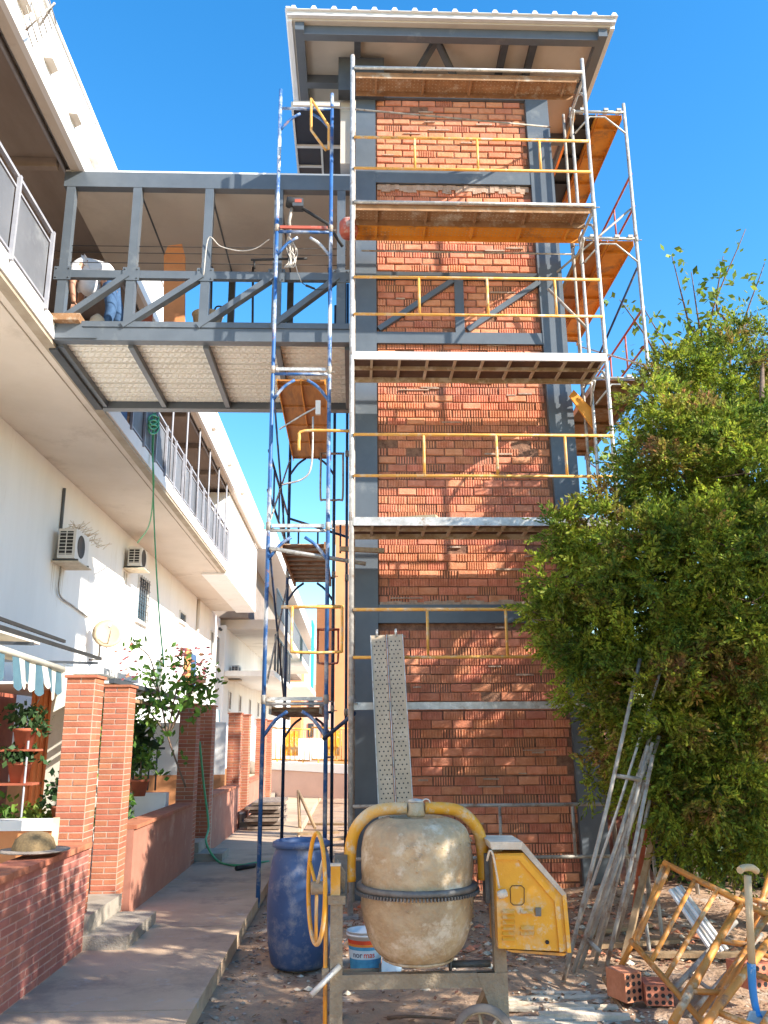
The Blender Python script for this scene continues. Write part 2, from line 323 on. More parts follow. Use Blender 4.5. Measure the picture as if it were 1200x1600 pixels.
# ---------------------------------------------------------------- facing bricks of the garden walls and pillars
COURSE = .052
bfull = brick_mesh('brick', .233, .10, .044, M['facebrick'], .003).mesh('brick', M['facebrick'])
bhalf = brick_mesh('brick', .113, .10, .044, M['facebrick'], .003).mesh('brick', M['facebrick'])
def pillar(yf, x1, label, top=2.14, wx=.245, dy=.28, bot=0.0):
    x0 = x1-wx
    t = thing('brick_pillar', label, 'pillar', ((x0+x1)/2, yf+dy/2, 0), 'brick pillars flanking the garden entrances')
    part('mortar_core', bx(x0+.004, x1-.004, yf+.004, yf+dy-.004, bot-.02, top-.005), M['facemortar'], t)
    n = round((top-bot)/COURSE); ch = (top-bot)/n
    for i in range(n):
        z = bot+ch*(i+.5); j = lambda: random.uniform(-.002, .002); xm = (x0+x1)/2
        if i % 2: inst('brick', bfull, t, (xm, yf+j(), z), (0, random.uniform(-.006, .006), 0))
        else:
            inst('brick', bhalf, t, (xm-.061, yf+j(), z)); inst('brick', bhalf, t, (xm+.061, yf+j(), z))
        if i % 2: inst('brick', bhalf, t, (x1+j()*.5, yf+.075, z), (0, 0, math.pi/2), (1, .9, 1)); inst('brick', bhalf, t, (x1+j()*.5, yf+.205, z), (0, 0, math.pi/2), (1.1, .9, 1))
        else: inst('brick', bfull, t, (x1+j()*.5, yf+.142, z), (0, 0, math.pi/2), (1.12, .9, 1))
    part('cap', bx(x0-.015, x1+.015, yf-.015, yf+dy+.015, top-.004, top+.018), M['facebrick'], t)
    return t
pillar(7.52, -2.2, 'sunlit brick pillar nearest the camera at the end of the bare brick wall')
pillar(8.68, -2.2, 'brick pillar just right of the nearest one, standing over the grey concrete steps', top=2.13)
pillar(12.30, -2.16, 'shaded brick pillar at the far end of the smooth pink wall', top=2.10)
pillar(13.40, -2.12, 'brick pillar with the green hose running down past it', top=2.12, dy=.36)
pillar(17.10, -2.16, 'left pillar of the third garden entrance, behind the pale striped wall', top=2.12)
pillar(18.20, -2.12, 'right pillar of the third garden entrance, just left of the blue scaffold pole', top=2.12)
pillar(22.0, -2.16, 'left pillar of the fourth garden entrance, seen just right of the blue scaffold pole', top=2.12)
pillar(23.2, -2.12, 'right pillar of the fourth garden entrance, farthest of the brick pillars', top=2.12)

# nearest low wall, of bare facing brick
t = thing('low_brick_wall', 'low bare brick garden wall with a straw hat on it at the left edge', 'wall', (-2.2, 5.6, 0))
part('mortar_core', bx(-2.34, -2.143, 2.6, 7.52, -.05, .775), M['pinkmortar'], t)
n = 14; ch = .775/n; bmz = brick_mesh('brick', .24, .10, ch-.008, M['facebrick']).mesh('brick', M['pinkbrick'])
bmh = brick_mesh('brick', .115, .10, ch-.008, M['facebrick']).mesh('brick', M['pinkbrick'])
for i in range(n):
    y = 7.50-(.0 if i % 2 else .0)
    if i % 2: inst('brick', bmh, t, (-2.14, 7.52-.0575, ch*(i+.5)), (0, 0, math.pi/2)); y = 7.52-.125
    else: y = 7.52
    while y-.24 > 2.7:
        inst('brick', bmz, t, (-2.14+random.uniform(-.0015, .0015), y-.12, ch*(i+.5)), (0, 0, math.pi/2)); y -= .25
y = 7.50
while y > 2.9:
    L = .28; part('coping_brick', bx(-2.37, -2.115, y-L+.006, y, .777, .82+random.uniform(-.003, .003)), M['facebrick'], t); y -= L
part('end_wall', bx(-2.32, -2.16, 7.5, 7.56, 0, .77), M['pinkrender'], t)

def smooth_wall(y0, y1, label, mt):
    t = thing('low_garden_wall', label, 'wall', (-2.22, (y0+y1)/2, 0), 'rendered low garden walls along the path')
    part('wall', bx(-2.32, -2.15, y0, y1, -.05, .77), mt, t)
    y = y0
    while y < y1-.05:
        L = min(.6, y1-y); part('coping', bx(-2.36, -2.125, y, y+L-.006, .772, .81), M['facebrick'], t); y += .6
    return t
smooth_wall(9.02, 12.28, 'smooth pinkish low wall from the second pillar to the far pillars', M['pinkrender'])
smooth_wall(13.82, 17.08, 'low pink wall striped with light and shade beyond the second entrance', M['pinkrender'])
smooth_wall(18.60, 21.98, 'farthest low pink wall beyond the third garden entrance', M['pinkrender'])
def steps(y0, y1, label, cat='steps'):
    t = thing('entrance_steps', label, cat, (-2.1, (y0+y1)/2, 0), 'concrete steps at the garden entrances')
    mb = bx(-2.52, -1.80, y0+.0, y1-.02, 0, .10); part('lower_step', mb, M['step'], t)
    part('upper_step', bx(-2.92, -2.14, y0+.06, y1+.06, .102, .24), M['step'], t); return t
steps(7.56, 8.62, 'worn grey concrete steps between the two nearest brick pillars')
steps(12.72, 13.38, 'grey steps where the green hose ends, between the second pair of pillars')
steps(17.5, 18.18, 'small pale steps between the third pair of pillars')

# ================================================================= LEFT APARTMENT BUILDING
WX = -5.55; SZ = 6.56; EX = -3.9
B = thing('apartment_building', 'long white apartment building with an overhanging gallery along the left', 'building', (-7, 18, 0))
part('wall', bx(-9, WX, 2, 36, -.1, SZ), M['white'], B)
slab = MB().box(-9, EX+.03, 2, 33.8, SZ+.003, 6.80); part('gallery_slab', slab, M['soffit'], B)
part('slab_drip_edge', bx(EX-.10, EX+.035, 2, 33.8, SZ-.012, SZ+.03), M['edge'], B)
part('slab_fascia', bx(EX+.032, EX+.06, 2, 33.8, SZ+.045, 6.86), M['white'], B)
part('soffit_line', bx(EX-.22, EX-.205, 2, 33.8, SZ-.006, SZ+.01), M['edge'], B)
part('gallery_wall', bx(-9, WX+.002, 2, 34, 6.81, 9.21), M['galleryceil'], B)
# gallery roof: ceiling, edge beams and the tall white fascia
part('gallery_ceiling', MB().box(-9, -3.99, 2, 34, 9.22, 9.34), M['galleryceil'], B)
part('eave_beam', bx(-3.85, -3.73, 2, 34, 9.12, 9.24), M['soffit'], B)
part('ceiling_rail', bx(-3.955, -3.925, 2, 34, 9.12, 9.16), M['railwhite'], B)
f = part('roof_fascia', bx(-3.73, -3.66, 2, 34, 9.115, 10.06), M['fascia'], B)
part('fascia_coping', bx(-3.76, -3.63, 2, 34, 10.062, 10.10), M['fascia'], B)
part('roof', bx(-9, -3.74, 2, 34, 9.36, 9.90), M['roofmetal'], B)
for y in (5.9, 6.85, 7.75, 8.62, 9.55, 10.42, 18, 21, 24, 27):     # triangular scuppers of the fascia
    v = MB().add([(-3.662, y-.14, 9.40), (-3.662, y+.14, 9.40), (-3.662, y, 9.64), (-3.56, y-.10, 9.42), (-3.56, y+.10, 9.42)], [(0, 3, 2), (3, 4, 2), (4, 1, 2), (0, 1, 4, 3)]); part('fascia_vent', v, M['soffit'], B)
for y in np.arange(3.2, 33, 2.3):
    part('ceiling_beam', MB().box(-5.5, -4.0, y-.05, y+.05, 9.08, 9.215), M['galleryceil'], B)
for y in np.arange(15.5, 25.7, 1.55): part('gallery_post', MB().tube([(-3.80, y, 6.86), (-3.80, y, 9.11)], .022, 6), M['railwhite'], B)
# galleries' railings, front stretch up to the bridge and a long stretch beyond it
def railing(y0, y1, label, step):
    r = thing('gallery_railing', label, 'railing', (-3.85, (y0+y1)/2, 6.86), 'gallery railings')
    n = max(1, round((y1-y0)/step)); s = (y1-y0)/n
    part('top_rail', MB().box(-3.88, -3.83, y0, y1, 7.86, 7.90), M['railwhite'], r)
    part('upper_rail', MB().box(-3.87, -3.84, y0, y1, 7.72, 7.745), M['railwhite'], r)
    part('bottom_rail', MB().box(-3.87, -3.84, y0, y1, 6.90, 6.93), M['railwhite'], r)
    for i in range(n+1): part('post', bx(-3.845, -3.80, y0+s*i-.022, y0+s*i+.022, 6.80, 7.88), M['railwhite'], r)
    for i in range(n): part('panel', bx(-3.875, -3.857, y0+s*i+.03, y0+s*(i+1)-.03, 6.94, 7.71), M['railpanel'], r)
railing(3.0, 9.75, 'grey panelled gallery railing at the left edge, in front of the footbridge', 1.12)
railing(14.0, 25.7, 'long grey panelled gallery railing running on beyond the footbridge', .9)
solo('utility_panel', bx(-4.0, -3.88, 13.0, 13.9, 6.9, 7.9), M['denim'], 'dark blue panel behind the gallery edge, just beyond the footbridge', 'panel')
part('end_screen_wall', bx(-4.6, EX+.04, 25.75, 33.78, 6.50, 9.10), M['white'], B)
part('downpipe', MB().tube([(-5.50, 30.5, 0), (-5.50, 30.5, 6.5)], .06, 8), M['soffit'], B)
part('corner_pipe', MB().tube([(-5.50, 36.6, 3.6), (-5.50, 36.6, 6.1), (-5.50, 35.6, 6.1)], .06, 8), M['steeldark'], B)
def window(y0, y1, z0, z1, bars=0, name='window', x=WX, parent=None, m=None):
    parent = parent or B
    fr = MB(); tw = .05
    fr.box(x-.02, x+.035, y0, y0+tw, z0, z1).box(x-.02, x+.035, y1-tw, y1, z0, z1).box(x-.02, x+.035, y0+tw, y1-tw, z0, z0+tw).box(x-.02, x+.035, y0+tw, y1-tw, z1-tw, z1)
    o = part(name, fr, M['acwhite'], parent)
    part('pane', bx(x-.02, x+.006, y0+tw, y1-tw, z0+tw, z1-tw), m or M['glass'], o)
    part('sill', bx(x-.01, x+.09, y0-.05, y1+.05, z0-.06, z0-.003), M['fascia'], o)
    if bars:
        for k in range(bars):
            yy = y0+(y1-y0)*(k+.5)/bars; part('grille_bar', MB().tube([(x+.07, yy, z0+.01), (x+.07, yy, z1-.01)], .010, 6), M['steeldark'], o)
        for zz in np.linspace(z0+.1, z1-.1, 6): part('grille_bar', MB().tube([(x+.078, y0, zz), (x+.078, y1, zz)], .008, 5), M['steeldark'], o)
window(22.0, 23.1, 4.62, 5.80, bars=5)
window(27.45, 28.5, 5.34, 5.68)
window(33.6, 34.3, 4.8, 5.8); window(35.0, 35.9, 4.6, 5.78)
window(9.6, 10.3, 1.95, 2.35); window(24.5, 25.4, 2.9, 3.9); window(29, 30.0, 2.8, 3.6)
part('dado_band', bx(WX, WX+.02, 9, 36, 0, 1.0), M['orangecloth'], B)

# second, farther block with its own balcony
B2 = thing('apartment_building', 'farther white block with a long open balcony behind the blue scaffold poles', 'building', (-7, 50, 0))
part('wall', bx(-9, -5.32, 36.0, 75, -.1, 6.3), M['white'], B2)
part('upper_wall', bx(-9, -4.4, 36, 75, 6.62, 9.6), M['galleryceil'], B2)
part('balcony_slab', bx(-9, -3.1, 36.5, 62, 6.2, 6.6), M['soffit'], B2)
part('balcony_slab', bx(-9, -2.4, 46, 60, 4.35, 4.6), M['white'], B2)
part('roof', bx(-9, -3.2, 34.3, 75, 9.2, 10.0), M['fascia'], B2)
part('lower_fascia', bx(-5.3, -3.25, 36, 46, 4.2, 4.42), M['acwhite'], B2)
r = part('balcony_railing', bx(-3.28, -3.22, 36.2, 46, 5.85, 5.95), M['steeldark'], B2)
for y in np.arange(36.3, 46, 1.4): part('baluster', bx(-3.29, -3.21, y-.1, y+.1, 4.42, 5.9), M['steeldark'], r)
r = part('upper_railing', bx(-3.12, -3.06, 34.5, 62, 7.5, 7.6), M['steel'], B2)
part('rail_panel', bx(-3.11, -3.08, 34.5, 62, 6.62, 7.48), M['railpanel'], r)
for y in (37.5, 41, 45, 49, 53): window(y, y+.8, 2.9, 3.7, x=-5.32, parent=B2, m=M['carblue'] if y == 49 else M['glass'])
solo('hanging_cloth', bx(-2.42, -2.36, 50, 52.5, 4.6, 8.4), M['turquoise'], 'turquoise cloth hanging over the far white balcony', 'cloth')
# salmon lift tower of the next block, its bridge panel, and the far pink building
B3 = thing('lift_tower', 'finished salmon-coloured lift tower seen behind the left scaffold', 'tower', (1, 34, 0))
part('wall', bx(-.68, 3.0, 32.5, 35.5, -.1, 9.7), M['salmon'], B3)
part('roof', bx(-.85, 3.2, 32.2, 35.8, 9.7, 9.85), M['acwhite'], B3)
part('stair_panel', bx(-1.40, -.69, 33, 35, 3.1, 6.7), M['salmon'], B3)
fp = thing('far_building', 'small distant brick apartment block above the yellow barriers', 'building', (-4, 95, 0))
part('wall', bx(-8, 12, 95, 105, 0, 7.5), M['pinkwall'], fp); part('wing', bx(-7, -5.3, 90, 94.9, 0, 8.6), M['orangecloth'], fp)
for i in range(9):
    for k in range(2): part('window', bx(-4.8+i*1.5, -4.2+i*1.5, 94.9, 94.99, 2.0+k*2.8, 3.4+k*2.8), M['glass'], fp)
solo('distant_wall', bx(-9, -2.5, 76, 76.3, 0, 1.8), M['white'], 'far white garden wall closing the path beyond the blocks', 'wall')
rw = thing('ramp_wall', 'low pale pink ramp wall with a white top behind the scaffold', 'wall', (-.5, 27, 0))
part('wall', MB().prism([(-2.6, 27, 0), (.8, 25, 0), (.8, 25, .62), (-2.6, 27, .78)], (.03, .2, 0)), M['pinkwall'], rw)
part('coping', MB().prism([(-2.65, 26.95, .79), (.85, 24.95, .63), (.85, 24.95, .90), (-2.65, 26.95, 1.0)], (.03, .3, 0)), M['fascia'], rw)
for i, (x, lab) in enumerate(((-2.55, 'left-hand yellow metal crowd barrier on the ramp'), (-1.25, 'middle yellow metal crowd barrier on the ramp'), (.0, 'right-hand yellow metal crowd barrier, partly behind the salmon tower'))):
    b = thing('crowd_barrier', lab, 'barrier', (x+.6, 27.6, .9), 'yellow crowd barriers on the ramp'); y = 27.8-i*.5
    part('frame', MB().tube([(x, y, 1.05), (x, y, 2.0), (x+1.2, y, 1.95), (x+1.2, y, 1.0)], .03, 6, closed=True), M['yellowmixer'], b)
    part('sign_plate', bx(x+.35, x+.85, y+.02, y+.04, 1.15, 1.9), M['yellowmixer'], b)
    for k in range(1, 8): part('bar', MB().tube([(x+k*.15, y, 1.03), (x+k*.15, y, 1.97)], .012, 5), M['yellowmixer'], b)
    for k in (.2, 1.0): part('foot', MB().tube([(x+k, y-.3, .86), (x+k, y, 1.05), (x+k, y+.3, .9)], .02, 5), M['yellowmixer'], b)
cr = thing('parked_car', 'small white car half hidden by the barriers at the end of the path', 'car', (-4.2, 46, 0))
cm = MB().prism([(-5.6, 45, .3), (-2.9, 45, .3), (-2.8, 45, .95), (-3.4, 45, 1.05), (-3.8, 45, 1.5), (-5.0, 45, 1.5), (-5.6, 45, 1.0)], (0, 1.7, 0)); part('body', cm, M['car'], cr)
for x in (-5.1, -3.4): part('wheel', MB().lathe([(0, 0), (.32, 0), (.32, .2), (0, .2)], (x, 45.1, .32), 16, (0, -1, 0)), M['rubber'], cr)
# loose boards stacked on the path
bs = thing('board_stack', 'stack of weathered grey boards lying on the path beyond the scaffold', 'boards', (-1.7, 17.6, 0))
for i in range(7):
    o = .06*math.sin(i*2.3); part('board', bx(-1.95+o, -1.35+o*.5, 16.9+o, 18.6-o, .02+i*.07, .068+i*.07), M['stackwood'], bs)
solo('wooden_trestle', MB().tube([(-1.0, 17.3, 0), (-1.1, 18.2, .62)], .035, 6).tube([(-.7, 17.0, .02), (-1.1, 18.2, .62)], .03, 6), M['wood'], 'pair of crossed wooden props on the sunny path', 'props')
for i, (x, y, a) in enumerate(((-.75, 16.5, .2), (-.4, 18.2, -.3), (-.2, 15.6, .6))):
    solo('loose_board', MB().beam((x-.5*math.cos(a), y-.5*math.sin(a), -.02), (x+.5*math.cos(a), y+.5*math.sin(a), -.01), .2, .04), M['wood'],
         ['flat board lying on the sunny path beside the board stack', 'board lying farthest back on the sunny path', 'board lying on the dirt behind the blue barrel'][i], 'board', 'loose boards on the ground')

# ================================================================= LIFT TOWER with brick infill
TY = 10.2; T = thing('lift_shaft_tower', 'tall unfinished lift tower of grey steel and red hollow brick', 'tower', (1.4, 11.4, 0))
def lean(z): return .15*(1-z/10.6)        # the right column leans out slightly towards its foot
part('column', bx(0.0, .30, TY-.02, TY+.28, -.15, 10.62), M['steel'], T)
rc = MB(); a, b = 2.43, 2.75
rc.add([(a+lean(0), TY-.02, -.15), (b+lean(0), TY-.02, -.15), (b+lean(0), TY+.28, -.15), (a+lean(0), TY+.28, -.15),
        (a, TY-.02, 10.62), (b, TY-.02, 10.62), (b, TY+.28, 10.62), (a, TY+.28, 10.62)], [(0, 3, 2, 1), (4, 5, 6, 7), (0, 1, 5, 4), (1, 2, 6, 5), (2, 3, 7, 6), (3, 0, 4, 7)])
part('column', rc, M['steel'], T)
for x in (0.0, 2.50): part('column', bx(x, x+.3, 12.4, 12.7, -.15, 10.62), M['steel'], T)
for z0, z1 in ((2.95, 3.17), (9.01, 9.24), (10.40, 10.62)): part('beam', bx(.301, 2.44+lean(z0)-.001, TY-.012, TY+.2, z0, z1), M['steel'], T)
part('beam', bx(.301, 2.49, TY-.012, TY+.2, 6.60, 6.76), M['steel'], T)
part('beam', bx(.301, 2.47, TY-.010, TY+.2, 7.54, 7.64), M['steeldark'], T)
part('truss_diagonal', MB().beam((.33, TY+.02, 6.80), (1.32, TY+.02, 7.52), .07, .10, (0, 1, 0)), M['steel'], T)
part('truss_diagonal', MB().beam((1.50, TY+.02, 6.80), (2.47, TY+.02, 7.50), .07, .10, (0, 1, 0)), M['steel'], T)
part('truss_post', bx(1.34, 1.46, TY-.011, TY+.1, 6.761, 7.539), M['steel'], T)
core = MB().add([(.28, TY+.052, -.15), (2.5+lean(0), TY+.052, -.15), (2.5+lean(0), 12.6, -.15), (.28, 12.6, -.15), (.28, TY+.052, 10.45), (2.5, TY+.052, 10.45), (2.5, 12.6, 10.45), (.28, 12.6, 10.45)],
                [(0, 3, 2, 1), (4, 5, 6, 7), (0, 1, 5, 4), (1, 2, 6, 5), (2, 3, 7, 6), (3, 0, 4, 7)])
core.box(.05, .28, TY+.3, 12.4, -.15, 10.4); core.box(2.5, 2.7, TY+.3, 12.4, -.15, 10.4)
part('mortar_backing', core, M['mortar'], T)
BH = .1045; HB = [ribbed_mesh('b', .236, .12, .092, None).mesh('brick', M['brick']), ribbed_mesh('b', .230, .12, .092, None, 8).mesh('brick', M['brick']), brick_mesh('b', .234, .12, .091, M['brick'], .008).mesh('brick', M['brick'])]
HH = brick_mesh('b', .11, .12, .094, M['brick']).mesh('brick', M['brick'])
stuff = MB(); count = 0; rowi = 0; z = -.06
proto = {.234: brick_mesh('b', .234, .12, .094, None), .11: brick_mesh('b', .11, .12, .094, None)}
def stuff_brick(L, x, y, z, ry, dy):
    pr = (ribbed_mesh('b', L, .12, .091+random.uniform(-.004, .002), None, max(3, round(L*31))) if random.random() < (.80 if z < 7 else .5 if z < 8.9 else .08) else brick_mesh('b', L, .12, .090+random.uniform(-.006, .002), None, .010))
    c_, s_ = math.cos(ry), math.sin(ry)
    stuff.add([(x+vx*c_+vz*s_, y+dy+vy, z-vx*s_+vz*c_) for vx, vy, vz in pr.v], pr.f)
while z < 10.40:
    zc = z+BH/2; xe = 2.43+lean(zc)-random.choice([.005, .01, .03, .06]); skip = any(a-.03 < zc < b+.03 for a, b in ((2.95, 3.17), (9.01, 9.24)))
    x = .315+random.uniform(0, .02)+(.12 if rowi % 2 else 0)
    sag = random.uniform(-.004, .004)
    if rowi % 2 and not skip:
        x = .315+.055
        stuff_brick(.11, x, TY+.035, zc, 0, random.uniform(-.006, .006)); x = .315+.122
    else: x = .315
    while x < xe-.05 and not skip:
        L = .234+random.uniform(-.010, .006)
        if x+L > xe: L = xe-x
        if L < .05: break
        dy = random.uniform(-.007, .007)+(.014 if random.random() < .06 else 0); ry = random.uniform(-.010, .010); gone = (abs(zc-5.42) < .05 and x > 2.25) or (random.random() < .006)
        if not gone:
            if count < 300 and L > .21 and zc > .35:
                inst('brick', random.choice(HB[:2]*3+HB[2:]*2), T, (x+L/2, TY+.035+dy, zc+sag), (0, ry, 0)); count += 1
            else: stuff_brick(L-.004, x+L/2, TY+.035, zc+sag, ry, dy)
        x += L+.008+random.uniform(-.002, .004)
    z += BH+random.uniform(-.001, .0012); rowi += 1
# the side walls' bricks, hardly seen
for sx, sgn in ((.05, -1), (2.7, 1)):
    zz = -.05; r_ = 0
    while zz < 10.3:
        yy = TY+.31+(.12 if r_ % 2 else 0)
        while yy < 12.3:
            stuff.box(min(sx, sx+sgn*.03), max(sx, sx+sgn*.03), yy, yy+.23, zz, zz+.094); yy += .243
        zz += BH; r_ += 1
part('upper_brickwork', stuff, M['brick'], T, kind='stuff')
mp = MB()                        # mortar smears squeezed out along some joints
for i in range(55):
    zc = random.uniform(.3, 10.2); x = random.uniform(.35, 2.2); L = random.uniform(.08, .4)
    mp.box(x, x+L, TY+.022, TY+.06, zc-.006, zc+.006+random.uniform(0, .01))
for x in np.arange(.32, 2.40, .06): mp.box(x, x+.062, TY+.01+random.uniform(0, .02), TY+.05, 8.90+random.uniform(-.03, .03), 9.0)
for x in np.arange(.32, 2.5, .09): mp.box(x, x+.092, TY+.0+random.uniform(0, .02), TY+.05, 3.172, 3.20+random.uniform(0, .03))
part('mortar_smears', mp, M['smear'], T, kind='stuff')
# roof on short struts
R_ = part('roof', bx(-.84, 3.50, 9.48, 13.2, 11.0, 11.07), M['ceiling'], T)
part('roof_fascia', bx(-.90, 3.56, 9.42, 9.479, 11.03, 11.10), M['rail_roof'], R_)
part('roof_fascia', bx(-.90, -.841, 9.481, 13.2, 10.98, 11.10), M['roofmetal'], R_); part('roof_fascia', bx(3.501, 3.56, 9.481, 13.2, 10.98, 11.10), M['roofmetal'], R_)
sh = MB()
for x in np.arange(-.86, 3.5, .272):
    sh.prism([(x, 9.38, 11.102), (x+.09, 9.38, 11.102), (x+.065, 9.38, 11.15), (x+.025, 9.38, 11.15)], (0, 3.9, 0))
part('roof_ribs', sh, M['roofmetal'], R_); part('roof_sheet', bx(-.93, 3.59, 9.39, 13.25, 11.101, 11.108), M['roofmetal'], R_)
part('ridge_clips', MB().box(-.92, -.86, 9.38, 13.2, 11.109, 11.13), M['roofmetal'], R_)
for y in (9.56, 10.45, 11.6, 12.7): part('roof_beam', bx(-.70, 3.36, y, y+.12, 10.86, 10.998), M['steel'], R_)
for x in (-.80, 3.34): part('roof_beam', bx(x, x+.12, 9.50, 13.1, 10.87, 10.997), M['steel'], R_)
for x in (-.02, .34, .02+2.0, 2.36): part('roof_post', bx(x, x+.10, 10.22, 10.32, 10.62, 10.86), M['steeldark'], T)
for x in (.0, 2.05, 2.45): part('roof_rafter', bx(x, x+.09, 9.69, 12.6, 10.89, 10.996), M['steeldark'], T)
part('roof_brace', MB().beam((.78, 10.2, 10.60), (1.12, 9.75, 10.95), .08, .08), M['steeldark'], T)
part('roof_brace', MB().beam((1.50, 10.2, 10.60), (1.16, 9.75, 10.95), .08, .08), M['steeldark'], T)
part('cap_plate', bx(-.22, .42, 10.0, 10.2, 10.35, 10.9), M['steeldark'], T)
cn = thing('side_canopy', 'dark canopy with pale edge strips under the left eave of the lift tower', 'canopy', (-.55, 11, 10.2))
part('sheet', bx(-.85, -.20, 10.15, 11.7, 10.2, 10.23), M['dark'], cn)
for a in ((-.88, -.851, 10.12, 11.7, 10.17, 10.24), (-.85, -.20, 10.10, 10.149, 10.17, 10.24), (-.85, -.20, 10.95, 11.0, 10.17, 10.199), (-.85, -.5, 11.42, 11.45, 10.17, 10.199), (-.5, -.47, 11.0, 11.7, 10.17, 10.199)):
    part('edge_strip', bx(*a), M['soffit'], cn)
part('side_panel', bx(-.19, -.02, 10.25, 12.9, 9.35, 10.84), M['ceiling'], T)
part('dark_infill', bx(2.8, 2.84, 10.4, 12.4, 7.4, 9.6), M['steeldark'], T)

# ================================================================= FOOTBRIDGE
F = thing('footbridge', 'grey steel footbridge joining the gallery to the lift tower', 'bridge', (-1.9, 11.3, 6.6))
BX0, BX1 = -3.92, -.003; PX = (-3.82, -2.93, -1.96, -1.02, -.17)
part('top_beam', bx(BX0, BX1, TY-.02, TY+.10, 8.87, 9.10), M['steel'], F)
part('top_beam', bx(BX0, BX1, 12.42, 12.52, 8.87, 9.08), M['steel'], F)
part('bottom_beam', bx(BX0-.0, BX1, TY-.02, TY+.12, 6.60, 6.78), M['steel'], F)
part('bottom_beam', bx(BX0, BX1, 12.40, 12.55, 6.55, 6.80), M['steel'], F)
part('floor_edge', bx(BX0, BX1, TY-.035, TY+.10, 6.783, 6.86), M['steel'], F)
part('handrail', bx(BX0, BX1, TY-.015, TY+.06, 7.50, 7.61), M['steel'], F)
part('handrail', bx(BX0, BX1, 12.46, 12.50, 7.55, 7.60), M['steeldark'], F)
for i, x in enumerate(PX):
    part('post', bx(x-.058, x+.058, TY-.018, TY+.10, 6.861, 7.499), M['steel'], F); part('post', bx(x-.056, x+.056, TY-.016, TY+.10, 7.611, 8.869), M['steel'], F)
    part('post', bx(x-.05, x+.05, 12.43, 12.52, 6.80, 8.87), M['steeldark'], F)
for a, b in zip(PX[:-1], PX[1:]): part('diagonal', MB().beam((a+.02-.08, TY+.005, 6.80), (b-.04, TY+.005, 7.54), .075, .115, (0, 1, 0)), M['steel'], F)
part('gusset_plate', MB().prism([(-4.02, TY-.037, 6.62), (-3.66, TY-.037, 6.9), (-3.3, TY-.037, 6.62)], (0, .02, 0)), M['steel'], F)
for x in (-3.80, -2.90, -1.93, -1.0, -.08): part('cross_beam', bx(x-.035, x+.035, TY+.121, 12.40, 6.56, 6.68), M['steel'], F)
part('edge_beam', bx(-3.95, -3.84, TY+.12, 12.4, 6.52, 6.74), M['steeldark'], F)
ys = np.linspace(TY+.13, 12.39, 4)
for (xa, xb) in ((-3.765, -2.936), (-2.864, -1.966), (-1.894, -1.036), (-.964, -.12)):
    for i in range(3):            # corrugated deck sheets: ribs run along the bridge
        y0, y1 = ys[i]+.012, ys[i+1]-.012; m_ = MB(); n = 4; st = (y1-y0)/n; prof = []
        for k in range(n):
            y = y0+k*st; prof += [(y, 6.655), (y+st*.74, 6.655), (y+st*.78, 6.732), (y+st*.95, 6.732)]
        prof.append((y1, 6.655))
        m_.prism([(xa, y, z) for y, z in prof]+[(xa, y1, 6.74), (xa, y0, 6.74)], (xb-xa, 0, 0))
        for k in range(n):        # pressed dimples in every rib
            yc = y0+k*st+st*.37
            for q in (-.25, .25):
                for x in np.arange(xa+.05+(.035 if q > 0 else 0), xb-.05, .082): m_.add([(x-.02, yc+st*q*.8-.013, 6.6545), (x+.02, yc+st*q*.8, 6.6545), (x-.02, yc+st*q*.8+.013, 6.6545), (x-.008, yc+st*q*.8, 6.618)], [(0, 3, 1), (1, 3, 2), (2, 3, 0)])
        part('deck_sheet', m_, M['deck'], F)
part('floor', bx(-3.93, -.01, TY+.1, 12.4, 6.741, 6.84), M['step'], F)
cl = part('ceiling', bx(BX0+.02, BX1-.005, TY+.101, 12.41, 8.90, 8.97), M['ceiling'], F)
for x in (-2.93, -1.96, -1.02): part('ceiling_joint', bx(x-.012, x+.012, TY+.12, 12.40, 8.893, 8.899), M['steeldark'], cl)
part('roof_sheet', bx(BX0, BX1, TY+.0, 12.6, 9.102, 9.14), M['roofmetal'], F)
for z in (7.77, 7.92, 8.02): solo('wire', MB().tube([(-3.82, TY+.07, z), (-.1, TY+.07, z)], .006, 4), M['cord'], {7.77: 'lowest', 7.92: 'middle', 8.02: 'topmost'}[z]+' of the three wires stretched across the footbridge opening', 'wire', 'wires across the footbridge')
for x in (-2.2, -1.55, -.35): solo('thin_bar', MB().tube([(x, 12.2, 6.85), (x-.05, 12.2, 8.88)], .018, 6), M['steeldark'], {-2.2: 'thin upright bar at the back of the footbridge behind the mortar tub', -1.55: 'thin upright bar at the middle of the back of the footbridge', -.35: 'thin upright bar at the tower end of the footbridge'}[x], 'bar', 'thin bars behind the footbridge')

# ================================================================= SCAFFOLDS
def tube(p, q, r=.021, n=7): return MB().tube([p, q], r, n)
def collar(x, y, z, r=.03): return MB().tube([(x, y, z-.05), (x, y, z+.05)], r, 8)
def pole(t, x, y, z0, z1, m, levels, r=.023):
    part('post', tube((x, y, z0), (x, y, z1), r, 10), m, t)
    for z in levels:
        c = collar(x, y, z); c.tube([(x, y, z-.02), (x+.07, y-.02, z-.03)], .007, 4); part('coupling', c, M['tubegrey'], t)
def brace_arch(t, p, q, z, m, d=.22, drop=.30, r=.017):     # the two knee braces under a frame's ledger
    p = Vector(p); q = Vector(q); u = (q-p).normalized()
    for a, s in ((p, 1), (q, -1)):
        part('knee_brace', MB().tube(bez([a+Vector((0, 0, z-drop)), a+u*s*d*.5+Vector((0, 0, z-drop*.45)), a+u*s*d*1.0+Vector((0, 0, z-.05))], 3), r, 6), m, t)
